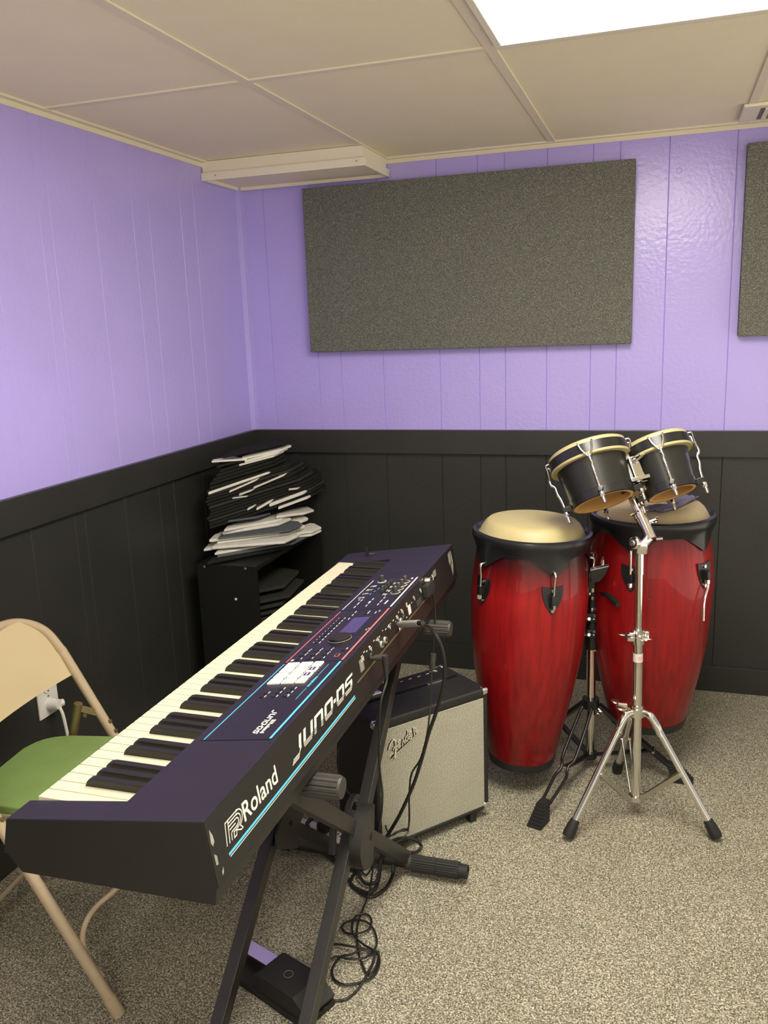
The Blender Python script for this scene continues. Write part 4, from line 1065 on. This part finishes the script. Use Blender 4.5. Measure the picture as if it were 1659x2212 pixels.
# seat: steel pan with green padded vinyl
sp = []
def rc(x, y, r, a0, a1, n=6): return [(x+r*math.cos(math.radians(a0+(a1-a0)*i/n)), y+r*math.sin(math.radians(a0+(a1-a0)*i/n))) for i in range(n+1)]
sp = rc(-.005, .365, .035, 0, 90)+rc(-.285, .300, .075, 90, 180)+rc(-.285, .140, .075, 180, 270)+rc(-.005, .075, .035, 270, 360)
MB().prism(sp, .020, CM @ Matrix.Translation((0, 0, .405)), .007, 0, 3).build('seat_pad', 'green', t)
MB().prism([(x*1.005, .22+(y-.22)*1.01) for x, y in sp], .018, CM @ Matrix.Translation((0, 0, .388)), .003).build('seat_pan', 'beige', t)
# rear leg frame and stretchers
for y in (.045, CW-.045):
    s0 = CM @ V((-.262, y, .502)); s1 = CM @ V((-.405, y, .012))
    MB().tube([s0, s1], .0105, 16).build('rear_leg', 'brass', t)
    MB().cyl(s1, s1+(s0-s1).normalized()*.03, .0135, seg=16).build('leg_cap', 'frame', t)
    MB().beam(CM @ V((-.262, y, .49)), tl(.455, 0 if y < .2 else CW), .004, .016, (0, 1, 0) if False else (1, 0, 0)).build('hinge_link', 'brass', t)
    MB().cyl(CM @ V((-.250, y, .47)), CM @ V((-.246, y, .471)), .005, seg=12).build('rivet', 'brass', t)
h_ = [(-.036, .012, .076), (-.064, .012, .118), (-.072, .013, .161), (-.066, .026, .196), (-.060, .060, .207), (-.040, .10, .217), (-.022, .18, .224)]
br = [CM @ V(p) for p in h_]+[CM @ V((p[0], CW-p[1], p[2])) for p in h_[::-1]]
MB().tube(smooth_path(br, 6), .0062, 10).build('front_stretcher', 'frame', t)
MB().cyl(CM @ V((-.375, .045, .115)), CM @ V((-.375, CW-.045, .115)), .0065, seg=12).build('rear_stretcher', 'frame', t)

# ================================================================== CUBBY SHELF AND FELT PADS
SX0, SX1, SY0, SY1, SZ = .075, .305, -.665, -.060, .588
t = thing('cubby_shelf', 'low black laminate cubby shelf in the corner under the stack of pads', 'shelf', ((SX0+SX1)/2, (SY0+SY1)/2, 0))
b_ = .016
MB().mm((SX0, SY0, 0), (SX1, SY0+b_, SZ-b_), bev=.001).build('side_panel', 'shelf', t)
MB().mm((SX0, SY1-b_, 0), (SX1, SY1, SZ-b_), bev=.001).build('side_panel', 'shelf', t)
MB().mm((SX0, SY0, SZ-b_), (SX1, SY1, SZ), bev=.001).build('top_panel', 'shelf', t)
MB().mm((SX0, SY0+b_, 0), (SX1, SY1-b_, b_), bev=.001).build('bottom_panel', 'shelf', t)
MB().mm((SX0, SY0+b_, .285), (SX1-.004, SY1-b_, .285+b_), bev=.001).build('middle_shelf', 'shelf', t)
MB().mm((SX0, SY0+b_, b_), (SX0+.004, SY1-b_, SZ-b_)).build('back_panel', 'shelf', t)
pz = at_y((510, 1294), SY0)
MB().cyl((pz.x, SY0+.001, pz.z), (pz.x, SY0-.002, pz.z), .0045, seg=16).build('fixing_cap', 'plate', t)
for q in ((442, 1224), (530, 1228)):
    p = at_y(q, SY0); MB().cyl((p.x, SY0+.001, p.z), (p.x, SY0-.0008, p.z), .004, seg=14).build('cam_cap', 'print_grey', t)

random.seed(11)
ORD = ['bottom', 'second from the bottom', 'third from the bottom', 'fourth from the bottom', 'fifth from the bottom', 'sixth from the bottom', 'seventh from the bottom', 'eighth from the bottom', 'ninth from the bottom', 'tenth from the bottom', 'eleventh from the bottom', 'twelfth from the bottom', 'thirteenth from the bottom', 'fourteenth from the bottom']
def slab(A, B, dep, th, m, label, group, bul=.02, name='felt_pad'):
    # one felt pad: straight front edge from A to B, clipped corners towards the wall
    A = V(A); B = V(B); dx, dy = B.x-A.x, B.y-A.y; L = math.hypot(dx, dy); ux, uy = dx/L, dy/L; sl = (B.z-A.z)/L
    P = [(A.x, A.y), (B.x, B.y), (B.x+bul*.5, B.y+dep*.45), (B.x-.04, B.y+dep*.8), ((A.x+B.x)/2-.03, (A.y+B.y)/2+dep), (A.x-.012, A.y+dep*.9), (A.x-bul, A.y+dep*.35)]
    P = [(max(.016, x), min(-.018, y)) for x, y in P]
    mb = MB(); zf = lambda x, y: A.z+((x-A.x)*ux+(y-A.y)*uy)*sl
    a = [mb.bm.verts.new((x, y, zf(x, y))) for x, y in P]; b = [mb.bm.verts.new((x, y, zf(x, y)+th)) for x, y in P]; n = len(P)
    fs = [mb.bm.faces.new(a[::-1]), mb.bm.faces.new(b)]+[mb.bm.faces.new((a[i], a[(i+1) % n], b[(i+1) % n], b[i])) for i in range(n)]
    bmesh.ops.remove_doubles(mb.bm, verts=mb.bm.verts[:], dist=.0005)
    mb._bev([f for f in mb.bm.faces], th*.36, 2)
    o = mb.build(name, m, None); me = o.data; c = V((A+B)/2); me.transform(Matrix.Translation(-c)); o.location = c
    return tag(o, label, 'felt pad', group)
z6 = lambda p: (430+p[0]/6.144, 960+p[1]/6.144)
GW = 'felt pads piled on the cubby shelf'
W_ = []
def pad_px(L, zl, R, zr, dep, th, m, *a): W_.append((at_z(z6(L), zl), at_z(z6(R), zr), dep, th, m))
FA = V((.105, -.605, 0)); FB = V((.345, -.225, 0)); FD = (FB-FA).normalized(); FN = V((FD.y, -FD.x, 0))
def pad_front(L, R, dep, th, m, out=.002): W_.append((at_pl(z6(L), FA+FN*out, FN), at_pl(z6(R), FA+FN*out, FN), dep, th, m))
# listed from the bottom of the pile up: left and right ends of each visible front edge
pad_px((110, 1605), .591, (1130, 1400), .591, .22, .012, 'pad_black')
pad_px((240, 1510), .603, (1250, 1335), .603, .24, .010, 'pad_slate')
pad_px((205, 1475), .613, (1190, 1300), .613, .24, .009, 'pad_white')
pad_px((1250, 1245), .612, (1500, 1222), .612, .16, .010, 'pad_white')
pad_px((60, 1422), .621, (1235, 1260), .621, .20, .009, 'pad_white')
pad_px((170, 1398), .630, (1140, 1322), .630, .22, .011, 'pad_white')
pad_px((1230, 1215), .624, (1505, 1180), .624, .15, .010, 'pad_white')
pad_px((240, 1325), .642, (1190, 1200), .642, .20, .008, 'pad_white')
pad_px((132, 1305), .650, (1060, 1190), .650, .22, .012, 'pad_white')
pad_px((1050, 1130), .637, (1290, 1165), .637, .14, .013, 'pad_white')
pad_px((250, 1260), .662, (1210, 1160), .660, .20, .006, 'pad_slate')
pad_px((310, 1205), .668, (1060, 1085), .668, .20, .012, 'pad_white')
pad_px((1090, 1030), .655, (1335, 1060), .655, .14, .013, 'pad_white')
pad_px((330, 1165), .682, (1020, 1035), .678, .18, .010, 'pad_white')
pad_front((380, 1040), (780, 985), .20, .008, 'pad_slate', .004)
pad_front((1020, 985), (1400, 935), .16, .010, 'pad_white', .0)
for i in range(3):
    z = .664+i*.0115; W_.append((V((.085, -.50, z)), V((.30, -.16, z+.045)), .14, .0105, 'pad_black'))
for i in range(13):
    z = .698+i*.0118; s_ = 1-.028*max(0, i-3); j = random.uniform(-.004, .004)
    A = FA.lerp(FB, random.uniform(-.03, .02))+FN*j; B = FA.lerp(FB, s_+random.uniform(-.04, .03))+FN*j
    if i == 4: pad_front((760, 885), (950, 775), .16, .008, 'pad_white', .006)
    if i == 5: pad_front((930, 838), (1390, 668), .18, .013, 'pad_white', .007); pad_front((640, 885), (725, 835), .14, .006, 'pad_white', .006)
    if i == 6: pad_front((440, 725), (620, 700), .14, .004, 'pad_white', .006)
    if i == 7: pad_front((530, 685), (690, 625), .14, .005, 'pad_white', .006)
    if i == 9: pad_front((1190, 612), (1290, 600), .12, .006, 'pad_white', .006)
    if i == 10: pad_front((400, 645), (750, 490), .16, .006, 'pad_white', .006); pad_front((720, 595), (1120, 425), .16, .006, 'pad_white', .006)
    if i == 12: pad_front((120, 675), (925, 395), .20, .010, 'pad_white', .006)
    W_.append((V((A.x, A.y, z)), V((B.x, B.y, z+.052*s_)), .22, .0105, 'pad_grey' if i % 4 == 2 else 'pad_black'))
pad_front((1050, 870), (1445, 725), .16, .010, 'pad_white', .008)
for i in range(4):
    z = .853+i*.013; A = FA.lerp(FB, .03+.03*i); B = FA.lerp(FB, .64-.01*i)
    W_.append((V((A.x, A.y, z)), V((B.x, B.y, z+.034)), .18, .0115, 'pad_black'))
pad_front((530, 292), (990, 170), .16, .007, 'pad_white', .003)
W_.append((FA.lerp(FB, .10)+V((0, 0, .912)), FA.lerp(FB, .66)+V((0, 0, .932)), .18, .0095, 'pad_black'))
pad_front((605, 250), (1050, 130), .15, .010, 'pad_white', .004)
pad_front((165, 245), (620, 215), .14, .007, 'pad_white', .002)
pad_front((560, 220), (1105, 88), .14, .009, 'pad_white', .0)
W_.append((FA.lerp(FB, .16)+V((0, 0, .943)), FA.lerp(FB, .74)+V((0, 0, .962)), .17, .0085, 'pad_black'))
nm = {'pad_white': 'white', 'pad_black': 'black', 'pad_grey': 'dark grey', 'pad_slate': 'slate grey'}
W_.sort(key=lambda w: (w[0].z+w[1].z)/2)
cn = {}; tot = {}
for w_ in W_: tot[w_[4]] = tot.get(w_[4], 0)+1
NUM = ['first', 'second', 'third', 'fourth', 'fifth', 'sixth', 'seventh', 'eighth', 'ninth', 'tenth', 'eleventh', 'twelfth', 'thirteenth', 'fourteenth', 'fifteenth', 'sixteenth']
for A, B_, dp, th, m in W_:
    k = cn[m] = cn.get(m, 0)+1; c = nm[m]
    if tot[m] == 1: ll = 'only %s felt pad in the pile on top of the cubby shelf' % c
    elif k == 1: ll = 'lowest %s felt pad in the pile on top of the cubby shelf' % c
    elif k == tot[m]: ll = 'topmost %s felt pad in the pile on top of the cubby shelf' % c
    elif k <= tot[m]/2+.5: ll = '%s felt pad, %s %s one up from the pile bottom' % (c, NUM[k-1], c)
    else: ll = '%s felt pad, %s %s one down from the pile top' % (c, NUM[tot[m]-k], c)
    slab(A, B_, dp, th, m, ll, GW)
# sheets inside the upper cubby
zz = .302
def sheet(poly, z, th, label):
    mb = MB().prism(poly, th, Matrix.Translation((0, 0, z)), th*.3); o = mb.build('felt_sheet', 'pad_grey', None)
    c = V((sum(p[0] for p in poly)/len(poly), sum(p[1] for p in poly)/len(poly), z)); o.data.transform(Matrix.Translation(-c)); o.location = c
    tag(o, label, 'felt sheet', 'felt sheets inside the cubby shelf')
for z, dx, dy, nmx in ((.338, -.02, -.02, 'lowest'), (.362, .012, .0, 'second lowest'), (.388, .0, -.03, 'middle'), (.414, .024, -.012, 'second highest'), (.446, 0, 0, 'topmost')):
    sheet([(.11+dx, -.615), (.235+dx, -.54+dy), (.311+dx, -.452+dy), (.285+dx, -.26+dy), (.20+dx, -.235+dy), (.11+dx, -.33+dy)], z, .013, '%s dark grey felt sheet inside the cubby shelf' % nmx)
for i, (z0, lab) in enumerate(((.3015, 'lower pale paper pile in the bottom of the open cubby'), (.318, 'upper pale paper pile in the bottom of the open cubby'))):
    o = MB().box((0, 0, .0075), (.17, .24, .014), None, .001).build('paper_stack', 'paper'); o.location = (.205+.02*i, -.50+.03*i, z0); o.rotation_euler = (0, 0, .15*i)
    tag(o, lab, 'papers', 'paper piles in the cubby')

# ================================================================== FLOOR THINGS
# sustain pedal
PX = V((.925, -.380, 0)).normalized(); PY = V((-PX.y, PX.x, 0)); PO = V((.770, -1.758, 0))
PM = mtx(PO, PX, PY, V((0, 0, 1)))
t = thing('sustain_pedal', 'black sustain pedal with a polished foot plate on the carpet under the keyboard', 'pedal', M4=PM)
MB().prism([(-.01, -.045), (.24, -.045), (.24, .045), (-.01, .045)], .016, PM, .003).build('base_plate', 'rubber', t)
XZ = PM @ mtx((0, .042, 0), V((1, 0, 0)), V((0, 0, 1)), V((0, -1, 0)))
MB().prism([(.085, .014), (.235, .014), (.245, .03), (.205, .058), (.095, .056), (.085, .05)], .084, XZ, .003).build('housing', 'rubber', t)
XZ2 = PM @ mtx((0, .032, 0), V((1, 0, 0)), V((0, 0, 1)), V((0, -1, 0)))
MB().prism([(-.012, .038), (.10, .044), (.10, .048), (-.012, .043), (-.028, .036), (-.027, .032)], .036, XZ2, .001).build('foot_plate', 'chrome', t)
MB().torus(PM @ Matrix.Translation((.150, 0, .0578)), .010, .0005, 24, 5).build('housing_mark', 'print_grey', t)
# outlet strip
SM = mtx((.668, -1.232, .0), V((.97, -.24, 0)).normalized(), V((.24, .97, 0)).normalized(), V((0, 0, 1)))
t = thing('power_strip', 'white outlet strip lying on the carpet under the keyboard stand', 'power strip', M4=SM)
MB().box((.08, -.02, .018), (.26, .052, .036), SM, .005).build('strip_body', 'plate', t)
for i in range(4):
    x = .00+i*.052
    MB().box((x, -.014, .0362), (.003, .010, .0006), SM).box((x, -.028, .0362), (.003, .008, .0006), SM).cyl(SM @ V((x+.012, -.02, .0355)), SM @ V((x+.012, -.02, .0366)), .003, seg=10).build('socket_slots', 'hole', t)
cpl = thing('black_plug', 'black mains plug pushed into the white outlet strip', 'plug', M4=SM @ Matrix.Translation((.115, -.02, .036)))
MB().box((.115, -.02, .050), (.034, .030, .028), SM, .006).build('plug_body', 'rubber', cpl)
MB().tube(smooth_path([SM @ V((.115, -.02, .064)), SM @ V((.105, -.032, .085)), SM @ V((.085, -.055, .070)), SM @ V((.10, -.075, .045)), SM @ V((.15, -.080, .020)), SM @ V((.20, -.085, .007)), SM @ V((.26, -.09, .006))], 6), .0055, 10).build('plug_cord', 'cable', cpl)

# ================================================================== CABLES
def cable(name, label, pts, r, parts=None, m='cable', n=8, seg=8):
    t = thing(name, label, 'cable', pts[-1] if len(pts) else (0, 0, 0))
    MB().tube(smooth_path(pts, n), r, seg).build('cable', m, t)
    return t
gz = lambda x, y, z=.0055: at_z((x, y), z)
fg = lambda x, y, o=.04: at_pl((x, y), AB+AN*o, AN)      # loops leaning on the front of the amplifier
# thick audio lead from the rear jack to the coil on the carpet
j = KR @ V((.857, -.0385, .004)); nd = (KR.to_3x3() @ V((0, 0, 1))).normalized()
e1 = at_x((905, 1346), 1.150); pdir = (e1-j).normalized()
lead = [e1, at_y((930, 1358), -1.475), at_y((950, 1388), -1.47), at_y((960, 1430), -1.465), at_y((958, 1478), -1.46), at_y((945, 1530), -1.455), at_y((926, 1585), -1.45), at_y((911, 1640), -1.445), at_y((893, 1695), -1.435), at_y((866, 1755), -1.425), at_y((846, 1790), -1.41)]
coil = [gz(818, 1835, .03), gz(800, 1862, .02), gz(772, 1880), gz(757, 1905), gz(768, 1918), gz(800, 1928, .010), gz(818, 1900, .012), gz(820, 1850, .03), gz(806, 1838, .03), gz(786, 1860, .02), gz(775, 1885, .02), gz(790, 1908, .012), gz(815, 1902, .02), gz(822, 1862, .04), fg(830, 1838, .05), fg(846, 1818, .04), fg(872, 1810, .035), fg(898, 1815, .035), fg(910, 1829, .04), fg(897, 1842, .05), fg(868, 1843, .06), gz(850, 1862, .03), gz(848, 1890), gz(832, 1920), gz(800, 1937), gz(770, 1922), gz(752, 1900)]
t = cable('audio_lead', 'thick black audio lead hanging from the stage piano down to a coil on the carpet', lead+coil, .0045, n=7)
MB().cyl(j, j+pdir*.012, .0032, seg=12).cyl(j+pdir*.010, e1, .0078, .0070, 18).build('jack_plug', 'jack', t)
MB().cyl(e1-pdir*.003, e1+pdir*.022, .0062, .0048, 16).build('strain_relief', 'rubber', t)
# sustain pedal lead with right-angle plug
j2 = KR @ V((.655, -.0375, .004)); e2 = j2+nd*.030
lp = [e2+V((0, 0, -.012)), e2+V((.004, -.004, -.045)), at_y((822, 1520), -1.73), at_y((819, 1604), -1.72), at_y((820, 1660), -1.70), at_y((826, 1715), -1.66), at_y((823, 1765), -1.60), at_y((812, 1815), -1.54), at_y((806, 1870), -1.47)]
floor_ = [gz(798, 1925, .02), gz(782, 1968), gz(772, 2000), gz(771, 2028), gz(775, 2060), gz(783, 2085), gz(793, 2103), gz(806, 2098, .010), gz(815, 2080, .010), gz(818, 2058), gz(808, 2055, .010), gz(785, 2052, .012), gz(757, 2062, .010), gz(735, 2067, .006), gz(718, 2092), gz(722, 2115), gz(745, 2127), gz(778, 2122), gz(806, 2108, .008), gz(820, 2080, .008), gz(815, 2058, .01), gz(800, 2052, .012), gz(778, 2048, .012), gz(746, 2042, .012), gz(718, 2040, .006), gz(685, 2048), gz(683, 2066), gz(700, 2074), gz(730, 2066, .010), gz(755, 2072, .010), gz(790, 2068, .012), gz(812, 2045, .010), gz(812, 2020, .008), gz(800, 1998, .008), gz(780, 1988, .010), gz(752, 1990, .006), gz(738, 2002), gz(748, 2015), gz(775, 2016, .010), gz(798, 2005, .010), gz(802, 1985), gz(790, 1974, .008), gz(770, 1978, .008), gz(761, 1995, .008), gz(764, 2020, .008), gz(785, 2040, .010), gz(808, 2055, .016), gz(806, 2078, .012), gz(796, 2098, .012), gz(785, 2118, .010), gz(770, 2140), gz(748, 2158), gz(722, 2163), PM @ V((.243, .005, .020))]
t = cable('pedal_lead', 'thin black pedal lead lying in loose loops on the carpet below the stand', lp+floor_, .0026, n=6)
mb = MB(); mb.cyl(j2, e2, .0034, seg=12); mb.cyl(j2+nd*.010, e2+nd*.004, .0062, .0066, 16); mb.build('right_angle_plug', 'ribgrey', t)
MB().cyl(e2+V((0, 0, .004)), e2+V((.003, -.003, -.040)), .0072, .0042, 16).build('strain_relief', 'rubber', t)
# adapter lead with ferrite bead
j3 = KR @ V((1.118, -.036, .010))
ap = [j3, at_y((938, 1300), -1.225), at_y((940, 1340), -1.225), at_y((937, 1390), -1.23), at_y((934, 1425), -1.235), at_y((931, 1480), -1.30), at_y((929, 1530), -1.37), at_y((922, 1590), -1.405), at_y((908, 1640), -1.405), at_y((889, 1672), -1.405), at_y((884, 1720), -1.395), at_y((884, 1770), -1.385), fg(880, 1792, .06), fg(862, 1796, .05), fg(840, 1808, .04), fg(832, 1826, .05), fg(852, 1822, .05), fg(874, 1806, .04), fg(882, 1792, .035), fg(868, 1792, .03), fg(842, 1803, .04), gz(826, 1762, .10), gz(815, 1740, .13), gz(800, 1760, .06), gz(760, 1835, .03), gz(715, 1825, .02), gz(700, 1800, .012)]
t = cable('adapter_lead', 'thin black adapter lead with a ferrite bead passing behind the thick audio lead', ap, .0024, n=7)
MB().cyl(at_y((936, 1412), -1.233), at_y((933, 1444), -1.237), .0078, seg=18).build('ferrite_bead', 'ribgrey', t)
# amplifier lead on the left of the cabinet
av = [AM @ V((.05, AH+.012, -.15)), AM @ V((.0, AH+.008, -.14)), AM @ V((-.02, AH-.05, -.11)), at_y((733, 1610), -1.42), at_y((729, 1650), -1.42), at_y((738, 1690), -1.42), at_y((755, 1715), -1.41), at_y((775, 1738), -1.40), at_y((800, 1790), -1.38), gz(812, 1840, .02), gz(805, 1870), gz(790, 1890), gz(778, 1870, .01), gz(790, 1850, .012), gz(815, 1862)]
cable('amplifier_lead', 'thin black lead looping down the left side of the amplifier', av, .0022, n=7)
